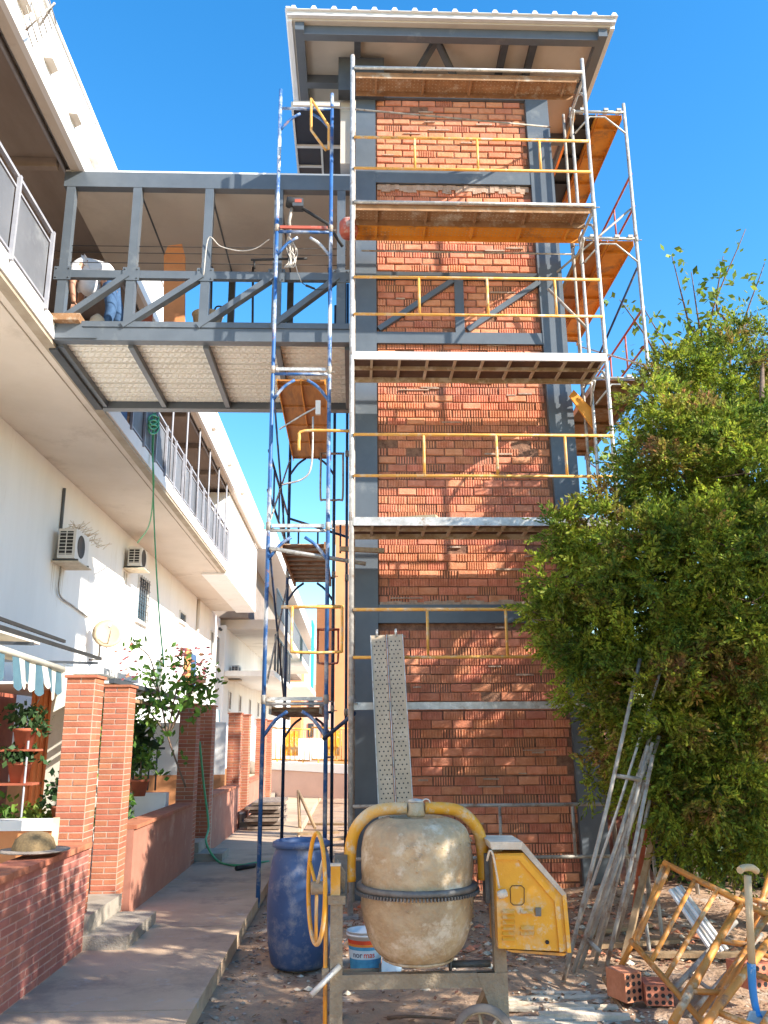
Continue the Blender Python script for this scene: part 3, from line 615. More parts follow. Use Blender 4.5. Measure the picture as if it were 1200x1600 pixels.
def perforated(x0, x1, y0, y1, z, mt, t, side, alongx=True, name='platform'):
    pf = part(name, bx(x0, x1, y0+.006, y1-.006, z-.004, z), mt, t)
    if alongx:
        part('side_rail', bx(x0, x1, y0, y0+.005, z-.075, z+.012), side, pf); part('side_rail', bx(x0, x1, y1-.005, y1, z-.075, z+.012), side, pf)
        for x in np.arange(x0+.25, x1-.1, .62): part('stiffener', bx(x, x+.03, y0+.006, y1-.006, z-.04, z-.0045), mt, pf)
        dm = MB(); 
        for i, x in enumerate(np.arange(x0+.05, x1-.04, .048)):
            for k in range(5):
                y = y0+.04+k*(y1-y0-.08)/4+(.01 if i % 2 else 0); dm.add([(x-.009, y, z-.0045), (x, y-.010, z-.0045), (x+.009, y, z-.0045), (x, y+.010, z-.0045), (x, y, z-.011)], [(0, 4, 1), (1, 4, 2), (2, 4, 3), (3, 4, 0)])
        part('pressed_dimples', dm, M['cement'], pf, kind='stuff')
    else:
        part('side_rail', bx(x0, x0+.005, y0, y1, z-.075, z+.012), side, pf); part('side_rail', bx(x1-.005, x1, y0, y1, z-.075, z+.012), side, pf)
        for y in np.arange(y0+.25, y1-.1, .62): part('stiffener', bx(x0+.006, x1-.006, y, y+.03, z-.04, z-.0045), mt, pf)
    return pf
def ladder_deck(x0, x1, y0, y1, z, t, step=.27, mt=None, alongx=True, side=None):
    side = side or M['galv']
    pf = part('platform', bx(x0+.0, x1-.0, y0+.03, y1-.03, z-.014, z), mt or M['plankdark'], t)
    if alongx:
        part('side_rail', bx(x0, x1, y0, y0+.029, z-.075, z+.02), side, pf); part('side_rail', bx(x0, x1, y1-.029, y1, z-.075, z+.02), M['cement'], pf)
        part('centre_rail', bx(x0, x1, (y0+y1)/2-.015, (y0+y1)/2+.01, z-.06, z-.0145), M['cement'], pf)
        x = x0+.2
        while x < x1-.1: part('rung', bx(x, x+.03, y0+.03, y1-.03, z-.045, z-.0145-.001), M['plankgrey'], pf); x += step
    else:
        for a in (x0, x1-.03): part('side_rail', bx(a, a+.029, y0, y1, z-.075, z+.02), side, pf)
        y = y0+.2
        while y < y1-.1: part('rung', bx(x0+.03, x1-.03, y, y+.03, z-.045, z-.0155), M['tubegrey'], pf); y += step
    return pf
def guard(t, x0, x1, y, zt, zb, m, vs, label=None):
    g_ = part('guardrail', MB().tube([(x0, y, zt), (x1, y, zt)], .0185, 8), m, t, label)
    part('lower_bar', tube((x0, y, zb), (x1, y, zb), .0175, 8), m, g_)
    for x in vs: part('upright', tube((x, y, zb), (x, y, zt), .0165, 7), m, g_)

FS = thing('scaffold', 'front scaffold of pale tubes with yellow guardrails across the brick face', 'scaffold', (1.5, 9.5, 0), 'scaffolds round the lift tower')
YA, YB = 9.2, 9.92
LV = (1.97, 3.97, 5.97, 7.97, 9.93)
pole(FS, -.02, YA, -.1, 10.18, M['galv'], (2.0, 4.0, 6.0, 8.0), .029); pole(FS, 2.98, YA, -.1, 10.2, M['galv'], (4.0, 6.0, 8.0), .025)
pole(FS, .0, YB, -.1, 10.1, M['tubegrey'], (2, 4, 6, 8), .023); pole(FS, 3.0, YB, -.1, 10.05, M['galv'], (2, 4, 6, 8), .022)
for z in LV:
    for x in (-.02, 2.98):
        part('ledger', tube((x, YA, z-.02), (x, YB, z-.02), .019), M['galv'], FS)
        brace_arch(FS, (x, YA, 0), (x, YB, 0), z-.04, M['galv'])
for x, y in ((-.02, YA), (2.98, YA), (0, YB), (3, YB)): part('base_plate', bx(x-.08, x+.08, y-.08, y+.08, -.12, -.07), M['tubegrey'], FS)
# decks
beam = part('platform', bx(.01, 2.95, 9.21, 9.27, 1.91, 1.985), M['galv'], FS, 'lowest steel platform edge, bare grey metal')
part('board', bx(.01, 2.95, 9.271, 9.6, 1.95, 1.985), M['plank'], beam)
ladder_deck(.0, 3.02, 9.17, 9.86, 3.97, FS, .30, side=M['galv']); ladder_deck(.0, 2.98, 9.17, 9.86, 5.97, FS, .33, side=M['roofmetal'])
perforated(.02, 2.95, 9.20, 9.52, 7.97, M['plank'], FS, M['plank']); perforated(.02, 2.95, 9.54, 9.86, 7.97, M['plankorange'], FS, M['plankorange'])
part('deck_edge', tube((0, YA-.03, 7.99), (2.97, YA-.03, 7.99), .022), M['galv'], FS); part('deck_edge', tube((0, YA-.03, 9.97), (2.97, YA-.03, 9.97), .022), M['galv'], FS)
perforated(.02, 2.93, 9.22, 9.54, 9.93, M['plank'], FS, M['plank'])
for k, (z, vs) in enumerate(((1.97, (.80, 1.65, 2.48)), (3.97, (.80, 1.63, 2.42)), (5.97, (.78, 1.60, 2.42)), (7.97, (.76, 1.55, 2.34)))):
    guard(FS, .0, 2.98 if k else 2.9, YA-.03, z+(.99 if k != 3 else .95), z+(.50 if k else .48), M['yellow'], vs)
guard(FS, .0, 3.06, YA-.03, .95, .45, M['tubegrey'], (1.50, 2.25), 'bare grey guardrail at the foot of the scaffold')
part('tie_rod', tube((-.3, 9.3, 9.47), (2.7, 9.9, 9.72), .012), M['tubegrey'], FS)
part('tie_rod', tube((.1, 9.95, 7.80), (2.9, 9.97, 7.80), .012), M['tubegrey'], FS)
part('cross_brace', tube((3.0, YB, 6.7), (2.55, 10.0, 7.3), .02), M['tubegrey'], FS)
solo('plank_end', MB().beam((.55, 9.45, 4.03), (.95, 9.3, 4.02), .18, .03), M['lightwood'], 'short pale board lying on the scaffold platform, left of centre', 'board')
solo('gripping_arm', MB().beam((-.15, 9.4, 3.68), (.35, 9.5, 3.68), .05, .05), M['wood'], 'short dark timber poking past the left scaffold post', 'timber')

LS = thing('scaffold', 'narrow blue painted scaffold tower on the left, below the footbridge', 'scaffold', (-.64, 11.3, 0), 'scaffolds round the lift tower')
LX0, LX1, LY0, LY1 = -1.0, -.30, 9.85, 12.9
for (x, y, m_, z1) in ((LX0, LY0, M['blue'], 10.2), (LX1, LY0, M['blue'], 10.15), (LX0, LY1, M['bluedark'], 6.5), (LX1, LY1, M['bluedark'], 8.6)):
    pole(LS, x, y, -.1 if y < 12 else -.12, z1, m_, (2.05, 4.05, 6.05, 8.05) if z1 > 9 else (2.05, 4.05), .024)
pole(LS, -.10, 12.9, -.1, 9, M['bluedark'], (2, 4, 6), .022)
for z in (2.0, 4.0, 6.0, 8.0, 9.9):
    part('ledger', tube((LX0, LY0, z), (LX1, LY0, z), .020), M['galv'] if z in (2.0, 4.0) else M['blue'], LS)
    brace_arch(LS, (LX0, LY0, 0), (LX1, LY0, 0), z-.03, M['blue'], r=.020, d=.27, drop=.33)
    if z < 9: part('toe_board', bx(LX0+.04, LX1-.04, LY0-.03, LY0-.005, z+.035, z+.075), M['galv'] if z < 7 else M['red'], LS)
    if z < 7:
        part('ledger', tube((LX0, LY1, z), (LX1, LY1, z), .02), M['bluedark'], LS); brace_arch(LS, (LX0, LY1, 0), (LX1, LY1, 0), z-.03, M['bluedark'], r=.018, d=.25, drop=.33)
def planks_y(t, x0, x1, z, y0, y1, m_, sm):
    pf = part('platform', bx(x0+.012, x1-.012, y0, y1, z-.02, z), m_, t)
    for x in (x0, (x0+x1)/2-.008, x1-.012): part('side_rail', bx(x, x+.0115, y0, y1, z-.06, z+.01), sm, pf)
    for y in np.arange(y0+.1, y1, .72): part('stiffener', bx(x0+.0125, x1-.0125, y, y+.04, z-.035, z-.0205), m_, pf)
planks_y(LS, LX0+.04, LX1-.05, 5.97, 9.95, 13.0, M['ply'], M['plankorange'])
ladder_deck(LX0+.10, LX1-.03, 10.3, 12.95, 3.95, LS, .3, alongx=False, mt=M['plank'], side=M['plank'])
ladder_deck(LX0+.05, LX1-.05, 9.95, 12.95, 1.97, LS, .3, alongx=False, mt=M['plank'], side=M['tubegrey'])
def hoop(t, x0, x1, y, zt, zb, m, overhang=.1, m2=None):
    g_ = part('end_guard', tube((x0-overhang, y, zt), (x1+.02, y, zt), .019, 8), m, t)
    pts = bez([(x0, y-.02, zt), (x0, y-.02, zb+.06), (x0+.05, y-.02, zb), (x1-.05, y-.02, zb), (x1, y-.02, zb+.06), (x1, y-.02, zt)], 4)
    part('hoop', MB().tube(pts, .016, 6), m2 or m, g_)
hoop(LS, -.66, -.12, 9.3, 3.01, 2.52, M['yellow'], .12); hoop(LS, -.50, -.16, 12.6, 5.9, 5.15, M['tubegrey'], .02)
hoop(LS, -.52, -.22, 12.8, 3.2, 2.7, M['red'], .02)
gy_ = part('end_guard', MB().tube(bez([(-.62, 9.28, 4.80), (-.62, 9.28, 4.95), (-.56, 9.28, 5.04), (-.02, 9.25, 5.03)], 4), .018, 7), M['yellow'], LS)
part('bent_bar', MB().tube(bez([(-.9, 9.8, 5.25), (-.62, 9.78, 5.43), (-.45, 9.76, 5.52)], 4), .012, 6), M['galv'], LS)
part('bent_bar', MB().tube(bez([(-.85, 9.8, 4.55), (-.60, 9.78, 4.62), (-.50, 9.77, 4.8), (-.49, 9.76, 5.4)], 5), .012, 6), M['galv'], LS)
part('clamp', bx(-.46, -.40, 9.72, 9.76, 5.42, 5.60), M['acwhite'], LS)
for z0, z1 in ((4.1, 5.9), (2.1, 3.9)):
    part('cross_brace', tube((LX0, LY0+.05, z1), (LX0, LY1, z0), .014), M['bluedark'], LS); part('cross_brace', tube((LX0, LY0+.05, z0), (LX0, LY1, z1), .013), M['tubegrey'], LS)
part('side_guard', MB().tube([(LX0-.02, LY0, 5.0), (LX0-.02, LY1, 5.0)], .017, 6), M['bluedark'], LS)
part('side_guard', MB().tube([(LX0-.02, LY0, 4.5), (LX0-.02, LY1, 4.5)], .017, 6), M['bluedark'], LS)
for y in (10.6, 11.4, 12.1): part('upright', tube((LX0-.02, y, 4.5), (LX0-.02, y, 5.0), .013), M['bluedark'], LS)
part('back_guard', tube((LX0, LY1+.05, 4.95), (-.05, LY1+.1, 4.65), .02), M['bluedark'], LS)
for x in (-.85, -.55, -.2): part('upright', tube((x, LY1+.07, 4.4), (x, LY1+.07, 4.85), .015), M['bluedark'], LS)
part('diagonal_tie', tube((LX0+.02, LY0-.03, 3.78), (LX1+.45, LY0+.1, 3.62), .025), M['galv'], LS)
part('diagonal_tie', tube((LX1-.02, LY0-.05, 1.62), (.02, 9.3, 1.88), .022), M['bluedark'], LS)
a = Vector((-.56, 9.80, 10.0)); b = Vector((-.29, 9.83, 9.74))       # hanging yellow hoop at the top
part('loose_guard', MB().tube([(-.585, 9.80, 10.02), (-.575, 9.8, 9.52), (-.37, 9.8, 9.20), (-.34, 9.82, 9.24), (-.34, 9.82, 9.60), (-.585, 9.80, 10.02)], .018, 7), M['yellow'], LS)

RS = thing('scaffold', 'side scaffold of pale tubes with orange platforms on the right of the tower', 'scaffold', (3.4, 11.4, 0), 'scaffolds round the lift tower')
RX0, RX1 = 3.03, 3.74
pole(RS, RX1, 9.9, -.1, 10.12, M['galv'], (2, 4, 6, 8), .023); pole(RS, RX1, 12.9, -.1, 10.0, M['galv'], (2, 4, 6, 8), .022)
pole(RS, RX0+.08, 12.9, -.1, 10.0, M['tubegrey'], (2, 4, 6, 8), .022); pole(RS, RX0-.10, 10.05, -.1, 10.05, M['tubegrey'], (4, 6, 8), .020)
for z in (2.0, 4.0, 6.0, 8.0, 9.98):
    part('ledger', tube((RX0, 9.9, z), (RX1, 9.9, z), .020), M['galv'], RS)
    part('knee_brace', MB().tube([(RX0, 9.89, z-.36), (RX0+.22, 9.89, z-.09), (RX1-.28, 9.89, z-.09), (RX1, 9.89, z-.36)], .013, 6), M['galv'], RS)
    part('ledger', tube((RX0, 12.9, z), (RX1, 12.9, z), .02), M['tubegrey'], RS)
    for x in (RX0+.12, RX0+.45, RX1-.08): part('deck_hook', bx(x-.03, x+.03, 9.86, 9.95, z+.0, z+.035), M['galv'], RS)
perforated(RX0+.36, RX1-.02, 9.95, 12.95, 9.98, M['plankorange'], RS, M['plankorange'], False)
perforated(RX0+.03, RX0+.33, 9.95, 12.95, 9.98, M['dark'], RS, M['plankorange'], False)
perforated(RX0+.36, RX1-.02, 9.95, 12.95, 8.0, M['plankorange'], RS, M['plankorange'], False); perforated(RX0+.02, RX0+.34, 9.95, 12.95, 8.0, M['ply'], RS, M['plankorange'], False)
perforated(RX0+.03, RX1-.02, 9.95, 12.95, 6.0, M['plank'], RS, M['tubegrey'], False); perforated(RX0+.03, RX1-.02, 9.95, 12.95, 4.0, M['plank'], RS, M['tubegrey'], False)
def yrail(z, m_): 
    g_ = part('guardrail', tube((RX1+.02, 9.9, z+1), (RX1+.02, 12.9, z+1), .016), m_, RS); part('lower_bar', tube((RX1+.02, 9.9, z+.5), (RX1+.02, 12.9, z+.5), .015), m_, g_)
    for y in (10.7, 11.4, 12.2): part('upright', tube((RX1+.02, y, z+.5), (RX1+.02, y, z+1), .013), m_, g_)
yrail(8, M['red']); yrail(6, M['red']); yrail(4, M['galv'])
part('cross_brace', tube((RX1, 9.95, 7.6), (RX0+.3, 12.9, 6.2), .016), M['bluedark'], RS)
part('cross_brace', tube((RX0-.35, 10.0, 7.55), (RX1, 9.95, 8.50), .015), M['tubegrey'], RS)
part('cross_brace', tube((RX1, 12.9, 7.9), (RX1, 9.95, 6.2), .014), M['galv'], RS)
part('cross_brace', tube((RX1, 12.9, 5.9), (RX1, 9.95, 4.2), .014), M['galv'], RS)
solo('hanging_board', MB().prism([(2.78, 9.95, 5.86), (3.0, 9.95, 5.60), (3.02, 9.95, 5.3), (2.92, 9.95, 5.45), (2.72, 9.95, 5.78)], (0, .03, 0)), M['plankorange'], 'orange brown bracket board under the right end of the white scaffold deck', 'board')

# rope, hoist and other things hung on the bridge and the scaffold
h = thing('electric_hoist', 'small black electric hoist on a swing arm above the footbridge', 'hoist', (-.8, 10.0, 8.6))
hc = at(460, 318, Y=10.0)
part('motor', MB().lathe([(0, -.11), (.06, -.11), (.075, -.08), (.075, .05), (.055, .09), (0, .09)], hc, 14, (1, .2, -.1)), M['black'], h)
part('gearbox', bx(hc.x-.02, hc.x+.12, hc.y-.07, hc.y+.07, hc.z-.08, hc.z+.04), M['steeldark'], h)
part('label_plate', bx(hc.x+.01, hc.x+.10, hc.y-.074, hc.y-.071, hc.z-.03, hc.z+.02), M['red'], h)
part('arm', MB().tube([hc, at(512, 350, Y=10.05), at(535, 385, Y=10.1)], .022, 8), M['black'], h)
part('hook_block', MB().tube([hc-Vector((.03, 0, .06)), at(452, 345, Y=10), at(453, 362, Y=10)], .022, 6), M['tubegrey'], h)
rp = MB()
for s in range(5):
    rp.tube(bez([at(453, 362, Y=9.95), at(450+rng.uniform(-6, 6), 385, Y=9.93+.01*s), at(455+rng.uniform(-9, 9), 405, Y=9.95), at(447+rng.uniform(-3, 14), 418, Y=9.95), at(457+rng.uniform(-8, 8), 395, Y=9.97), at(454, 372, Y=9.95)], 6), .006, 5)
rp.tube(bez([at(458, 400, Y=9.95), at(465, 425, Y=9.95), at(471, 441, Y=9.95)], 5), .005, 5)
solo('coiled_rope', rp, M['rope'], 'tangle of white rope hanging from the black hoist', 'rope')
solo('sagging_cord', MB().tube(bez([at(318, 430, Y=10.15), at(326, 372, Y=10.12), at(345, 385, Y=10.1), at(375, 392, Y=10.0), at(400, 388, Y=9.95), at(421, 374, Y=9.83)], 8), .007, 5), M['rope'], 'thin white cord sagging across the footbridge opening to the blue scaffold', 'cord')
solo('plug_cable', MB().tube(bez([at(471, 441, Y=10), at(478, 446, Y=10), at(492, 452, Y=10), at(511, 451, Y=9.9)], 6), .006, 5).tube([at(478, 446, Y=10), at(492, 451, Y=10)], .018, 6, taper=.012), M['cord'], 'black plug and cable hanging in front of the sky between the bridge posts', 'cable')
solo('red_spinner', MB().lathe([(0, -.10), (.10, -.10), (.12, -.05), (.12, .08), (.09, .12), (0, .12)], at(545, 358, Y=9.6), 14), M['red'], 'red canister tucked behind the left post of the front scaffold', 'canister')
solo('clamp_bar', MB().tube([at(392, 406, Y=10.1), at(480, 404, Y=10.1)], .018, 6).tube([at(397, 406, Y=10.1), at(398, 420, Y=10.1)], .012, 6), M['black'], 'dark clamp bar lying across the bridge behind the rope', 'bar')
# things on the bridge
ob = MB(); p0 = [at(x, y, Y=11.2) for x, y in ((256, 540), (256, 400), (262, 384), (284, 381), (289, 400), (289, 540))]
p0[0].z = 6.86; p0[-1].z = 6.86; ob.prism(p0, (0, .05, 0)); solo('orange_board', ob, M['orangecloth'], 'upright orange board standing on the footbridge', 'board')
tb = thing('mortar_tub', 'cement splashed black mortar tub on the footbridge floor', 'tub', (-2.0, 10.75, 6.86))
tc = at(324, 500, Y=10.75); tc.z = 6.95
part('tub', MB().lathe([(0, 0), (.15, 0), (.205, .30), (.215, .31), (.205, .315), (.19, .30), (.14, .02), (0, .02)], tc, 24), M['cement'], tb)
part('handle', MB().tube(bez([tc+Vector((.19, 0, .30)), tc+Vector((.23, 0, .42)), tc+Vector((.12, 0, .45)), tc+Vector((.05, .1, .38))], 5), .012, 6), M['black'], tb)
part('stand', MB().lathe([(.17, -.09), (.17, 0), (.0, 0)], tc, 12), M['steeldark'], tb)
solo('brown_board', MB().prism([at(70, 489, Y=10.05), at(125, 489, Y=10.05), at(122, 499, Y=10.05), at(82, 499, Y=10.05)], (0, .35, 0)), M['plank'], 'short brown board laid across the gallery edge at the foot of the bridge', 'board')
solo('wooden_reel', MB().lathe([(0, 0), (.17, 0), (.17, .14), (.15, .2), (0, .2)], (-3.22, 10.7, 6.86), 18), M['cement'], 'round grey bundle on the bridge floor beside the worker', 'bundle')
solo('sand_sack', MB().lathe([(0, 0), (.10, 0), (.12, .12), (.09, .26), (.03, .32), (0, .32)], (-3.45, 10.6, 6.86), 12), M['debris'], 'pale half empty sack on the bridge floor behind the diagonal brace', 'sack')
solo('brown_board', bx(-3.2, -2.98, 11.6, 11.64, 6.86, 7.75), M['terracotta'], 'reddish brown board standing behind the first bridge post', 'board')

# ================================================================= CEMENT MIXER
MX = thing('cement_mixer', 'cement crusted yellow cement mixer standing in the dirt', 'cement mixer', (.38, 5.35, -.1))
MY = 5.42; cx = .38
drum = [(0, .375), (.13, .376), (.19, .39), (.245, .435), (.288, .51), (.314, .60), (.325, .69), (.325, .757)]
part('drum_base', MB().lathe([tuple(v)[:2] for v in bez([(r, z, 0) for r, z in drum[1:]], 5)], (cx, MY, 0), 96), M['cement'], MX)
def dense(p, k=5): return [(a[0]+(b[0]-a[0])*i/k, a[1]+(b[1]-a[1])*i/k) for a, b in zip(p[:-1], p[1:]) for i in range(k)]+[p[-1]]
top = [(.322, .79), (.327, .87), (.327, .95), (.322, 1.02), (.303, 1.08), (.262, 1.125), (.20, 1.15), (.17, 1.155), (.16, 1.14), (.15, 1.11), (.15, 1.09)]
dr = part('drum', MB().lathe([tuple(v)[:2] for v in bez([(r, z, 0) for r, z in top], 5)], (cx, MY, 0), 96), M['cement'], MX)
for o_ in [ob_ for ob_ in MX.children if ob_.name.startswith('drum')]:
    me_ = o_.data; co = np.empty(len(me_.vertices)*3, np.float32); me_.vertices.foreach_get('co', co); co = co.reshape(-1, 3)
    ang = np.arctan2(co[:, 1]-(MY-5.35), co[:, 0]); dd_ = .016*(vnoise(ang*3+20, co[:, 2]*9, 31)-.5)+.007*(vnoise(ang*9+20, co[:, 2]*26, 32)-.5)
    f_ = 1+dd_/.33; co[:, 1] = (MY-5.35)+(co[:, 1]-(MY-5.35))*f_; co[:, 0] *= f_; me_.vertices.foreach_set('co', co.ravel()); me_.update()
part('drum_rim', MB().lathe([(.200, .392), (.206, .384), (.18, .372), (.05, .366), (0, .366)], (cx, MY, 0), 32), M['cement'], MX)
part('drum_floor', MB().lathe([(0, 1.08), (.15, 1.09)], (cx, MY, 0), 24), M['mixframe'], MX)
ring = part('gear_ring', MB().lathe([(.325, .757), (.348, .758), (.356, .768), (.356, .785), (.348, .792), (.322, .792)], (cx, MY, 0), 60), M['iron'], MX)
teeth = MB()
for k in range(110):
    a = 2*math.pi*k/110; teeth.beam((cx+.340*math.cos(a), MY+.340*math.sin(a), .749), (cx+.366*math.cos(a), MY+.366*math.sin(a), .749), .009, .018)
part('gear_teeth', teeth, M['iron'], ring)
crust = MB()            # lumps of dried cement on the drum
for k in range(150):
    a = random.gauss(-1.35, .35) if k < 100 else random.uniform(-2.8, .1); z = random.gauss(.98, .035) if k < 100 else random.uniform(.5, 1.05)
    rr = .322; r0 = random.uniform(.004, .013); x, y = cx+rr*math.cos(a), MY+rr*math.sin(a)
    if z > 1.04: continue
    crust.add([(x-r0, y, z), (x+r0, y, z), (x, y-.002, z+r0*.8), (x, y-.002, z-r0*.8), (x, y-r0*.7, z)], [(0, 3, 4), (3, 1, 4), (1, 2, 4), (2, 0, 4)])
part('cement_lumps', crust, M['cement'], MX, kind='stuff', smooth=True)
def elbow(s):
    return bez([(cx+s*.055, MY, 1.205), (cx+s*.22, MY, 1.195), (cx+s*.31, MY, 1.15), (cx+s*.375, MY, 1.06), (cx+s*.395, MY, .93), (cx+s*.395, MY, .80)], 7)
for s in (-1, 1): part('yoke_arm', MB().tube(elbow(s), .036, 14), M['yellowmixer'], MX)
part('yoke_socket', MB().lathe([(0, 1.155), (.052, 1.155), (.058, 1.17), (.050, 1.235), (0, 1.24)], (cx, MY, 0), 20), M['cement'], MX)
part('socket_cap', MB().lathe([(0, 1.235), (.047, 1.236), (.047, 1.252), (0, 1.26)], (cx, MY, 0), 18), M['galv'], MX)
part('grease_ring', MB().tube([(cx+.06+.024*math.cos(t), MY-.03, 1.235+.022*math.sin(t)) for t in np.linspace(0, math.pi, 7)], .004, 5), M['rope'], MX)
part('bearing_plate', bx(-.105, -.03, MY-.05, MY+.05, .68, .95), M['iron'], MX); part('bearing_plate', bx(.775, .80, MY-.06, MY+.06, .68, .95), M['iron'], MX)
part('bracket', MB().tube([(-.09, MY-.02, .93), (-.06, MY-.03, .85), (-.05, MY-.02, .74)], .03, 8), M['mixframe'], MX)
part('frame_leg', bx(-.125, -.055, MY-.14, MY-.07, -.1, .70), M['mixframe'], MX); part('frame_leg', bx(.80, .87, MY-.14, MY-.07, -.02, .98), M['mixframe'], MX)
part('leg_head', bx(-.14, -.04, MY-.15, MY-.06, .70, .745), M['mixframe'], MX)
part('yellow_post', bx(-.125, -.070, MY-.13, MY-.08, .745, .90), M['yellowmixer'], MX); part('post_cap', bx(-.128, -.067, MY-.133, MY-.077, .901, .912), M['debris'], MX)
part('pedal_rod', MB().tube([(-.150, MY-.12, -.05), (-.152, MY-.12, .74)], .013, 7), M['plankorange'], MX)
part('pedal_sleeve', bx(-.17, -.13, MY-.14, MY-.10, .30, .37), M['mixframe'], MX)
part('tow_tube', MB().tube([(-.07, MY-.15, .385), (-.225, MY-.25, .265)], .016, 8), M['galv'], MX)
part('cross_beam', bx(-.055, .80, MY-.14, MY-.08, .26, .335), M['mixframe'], MX)
part('axle', MB().tube([(-.06, MY+.02, .315), (.16, MY+.02, .315)], .016, 8), M['mixframe'], MX); part('axle', MB().tube([(.56, MY+.02, .345), (.80, MY+.02, .345)], .02, 8), M['iron'], MX)
part('axle_flange', MB().lathe([(0, 0), (.04, 0), (.04, .012), (0, .012)], (.155, MY+.02, .315), 14, (1, 0, 0)), M['iron'], MX)
part('axle_flange', MB().lathe([(0, 0), (.045, 0), (.045, .012), (0, .012)], (.56, MY+.02, .345), 14, (1, 0, 0)), M['iron'], MX)
part('lower_leg_plate', MB().prism([(.70, MY-.145, .335), (.87, MY-.145, .335), (.87, MY-.145, .06), (.80, MY-.145, .06)], (0, .03, 0)), M['mixframe'], MX)
# tilting hand wheel
hw = (-.205, MY-.12, .785); n = 40
circ = [(hw[0]+.052*math.cos(t)*1.0, hw[1]+.29*math.cos(t)*(-.35), hw[2]+.295*math.sin(t)) for t in np.linspace(0, 2*math.pi, n, endpoint=False)]
wh = part('hand_wheel', MB().tube(circ, .0125, 8, closed=True), M['yellowmixer'], MX)
for k in (4, 17, 30): part('spoke', MB().tube([hw, circ[k]], .010, 6), M['yellowmixer'] if k != 4 else M['debris'], wh)
part('hub', MB().lathe([(0, -.03), (.035, -.03), (.035, .06), (0, .06)], hw, 14, (1, .2, 0)), M['mixframe'], wh)
for x in (.715,):
    wl = part('wheel', MB().lathe([(.145, -.03), (.172, -.026), (.178, 0), (.172, .026), (.145, .03), (.130, 0), (.145, -.03)], (x, MY-.24, .03), 32, (.25, 1, 0)), M['rubber'], MX)
    part('wheel_rim', MB().lathe([(.145, -.02), (.138, -.028), (.130, -.01), (.130, .02), (.145, .02)], (x, MY-.24, .03), 28, (.25, 1, 0)), M['cement'], wl)
    for k in range(8):
        t = k*math.pi/4+.2; part('spoke', MB().tube([(x, MY-.24, .03), (x+.135*math.cos(t), MY-.24-.135*math.cos(t)*.25, .03+.135*math.sin(t))], .010, 5), M['cement'], wl)
    part('hub', MB().lathe([(0, -.05), (.04, -.05), (.04, .05), (0, .05)], (x, MY-.24, .03), 12, (.25, 1, 0)), M['mixframe'], wl)
for k, (x, y) in enumerate(((-.09, MY+.75), (.83, MY+.75))): part('frame_leg', MB().beam((x, MY-.05, .32), (x, y, -.08), .05, .05), M['mixframe'], MX)
# motor housing: a thin tapered box seen from its side
hy = 5.18; pol = [at(x, y, Y=hy) for x, y in ((779, 1482), (887, 1487), (879, 1400), (818, 1333), (773, 1334))]
hs = part('motor_housing', MB().prism(pol, (0, .30, 0)), M['yellowmixer'], MX)
outer = [at(x, y, Y=hy) for x, y in ((892, 1488), (884, 1396), (816, 1315), (765, 1315))]
inner = [at(x, y, Y=hy) for x, y in ((886, 1488), (878, 1399), (814, 1327), (768, 1327))]
for i in range(3):
    part('housing_flange', MB().prism([outer[i], outer[i+1], inner[i+1], inner[i]], (0, .34, 0)).prism([o_+Vector((0, -.012, 0)) for o_ in (outer[i], outer[i+1], inner[i+1], inner[i])], (0, .0115, 0)), M['yellowmixer'] if i == 0 else M['debris'], hs)
def on_h(px, py): return at(px, py, Y=hy-.003)
inn = [on_h(x, y) for x, y in ((874, 1487), (866, 1408), (810, 1343), (774, 1343))]; o2 = [on_h(x, y) for x, y in ((881, 1487), (873, 1404), (816, 1336), (774, 1336))]
for i in range(3): part('pressed_edge', MB().prism([o2[i], o2[i+1], inn[i+1], inn[i]], (0, -.010, 0)), M['yellowmixer'], hs)
for k in range(6):
    y = 1423+k*8.5
    part('louvre', MB().add([on_h(784, y+4), on_h(804, y+4), on_h(804, y-2), on_h(785, y-2), on_h(785, y+3.5)+Vector((0, -.016, 0)), on_h(803, y+3.5)+Vector((0, -.016, 0))], [(4, 5, 2, 3), (0, 1, 5, 4), (0, 4, 3), (1, 2, 5)]), M['yellowmixer'], hs)
    if k in (0, 3, 4): part('louvre', MB().add([on_h(813, y+4), on_h(834, y+4), on_h(835, y-2), on_h(813, y-2), on_h(814, y+3.5)+Vector((0, -.016, 0)), on_h(833, y+3.5)+Vector((0, -.016, 0))], [(4, 5, 2, 3), (0, 1, 5, 4), (0, 4, 3), (1, 2, 5)]), M['yellowmixer'], hs)
hp = [on_h(x, y)+Vector((0, -.002, 0)) for x, y in ((800, 1384), (815, 1384), (819, 1388), (819, 1410), (815, 1414), (802, 1414), (798, 1410), (797, 1388))]
part('hatch_seam', MB().tube(hp, .0022, 4, closed=True), M['dark'], hs)
part('latch', MB().prism([on_h(836, 1418), on_h(845, 1418), on_h(845, 1431), on_h(837, 1431)], (0, -.012, 0)), M['iron'], hs)
part('bolt_hole', MB().lathe([(0, 0), (.011, 0), (.011, .003)], on_h(855, 1472), 12, (0, -1, 0)), M['dark'], hs)
part('bottom_lip', MB().prism([on_h(790, 1484), on_h(886, 1490), on_h(880, 1494), on_h(800, 1488)], (0, .3, 0)), M['plankorange'], hs)
part('power_cable', MB().tube(bez([at(761, 1345, Y=5.15), at(765, 1330, Y=5.12), at(770, 1335, Y=5.12), at(775, 1360, Y=5.13), at(780, 1388, Y=5.14)], 5), .006, 6), M['debris'], MX)
part('plug', MB().lathe([(0, -.03), (.02, -.025), (.024, 0), (.02, .025), (0, .03)], at(785, 1397, Y=5.14), 10, (1, 0, .3)), M['debris'], MX)

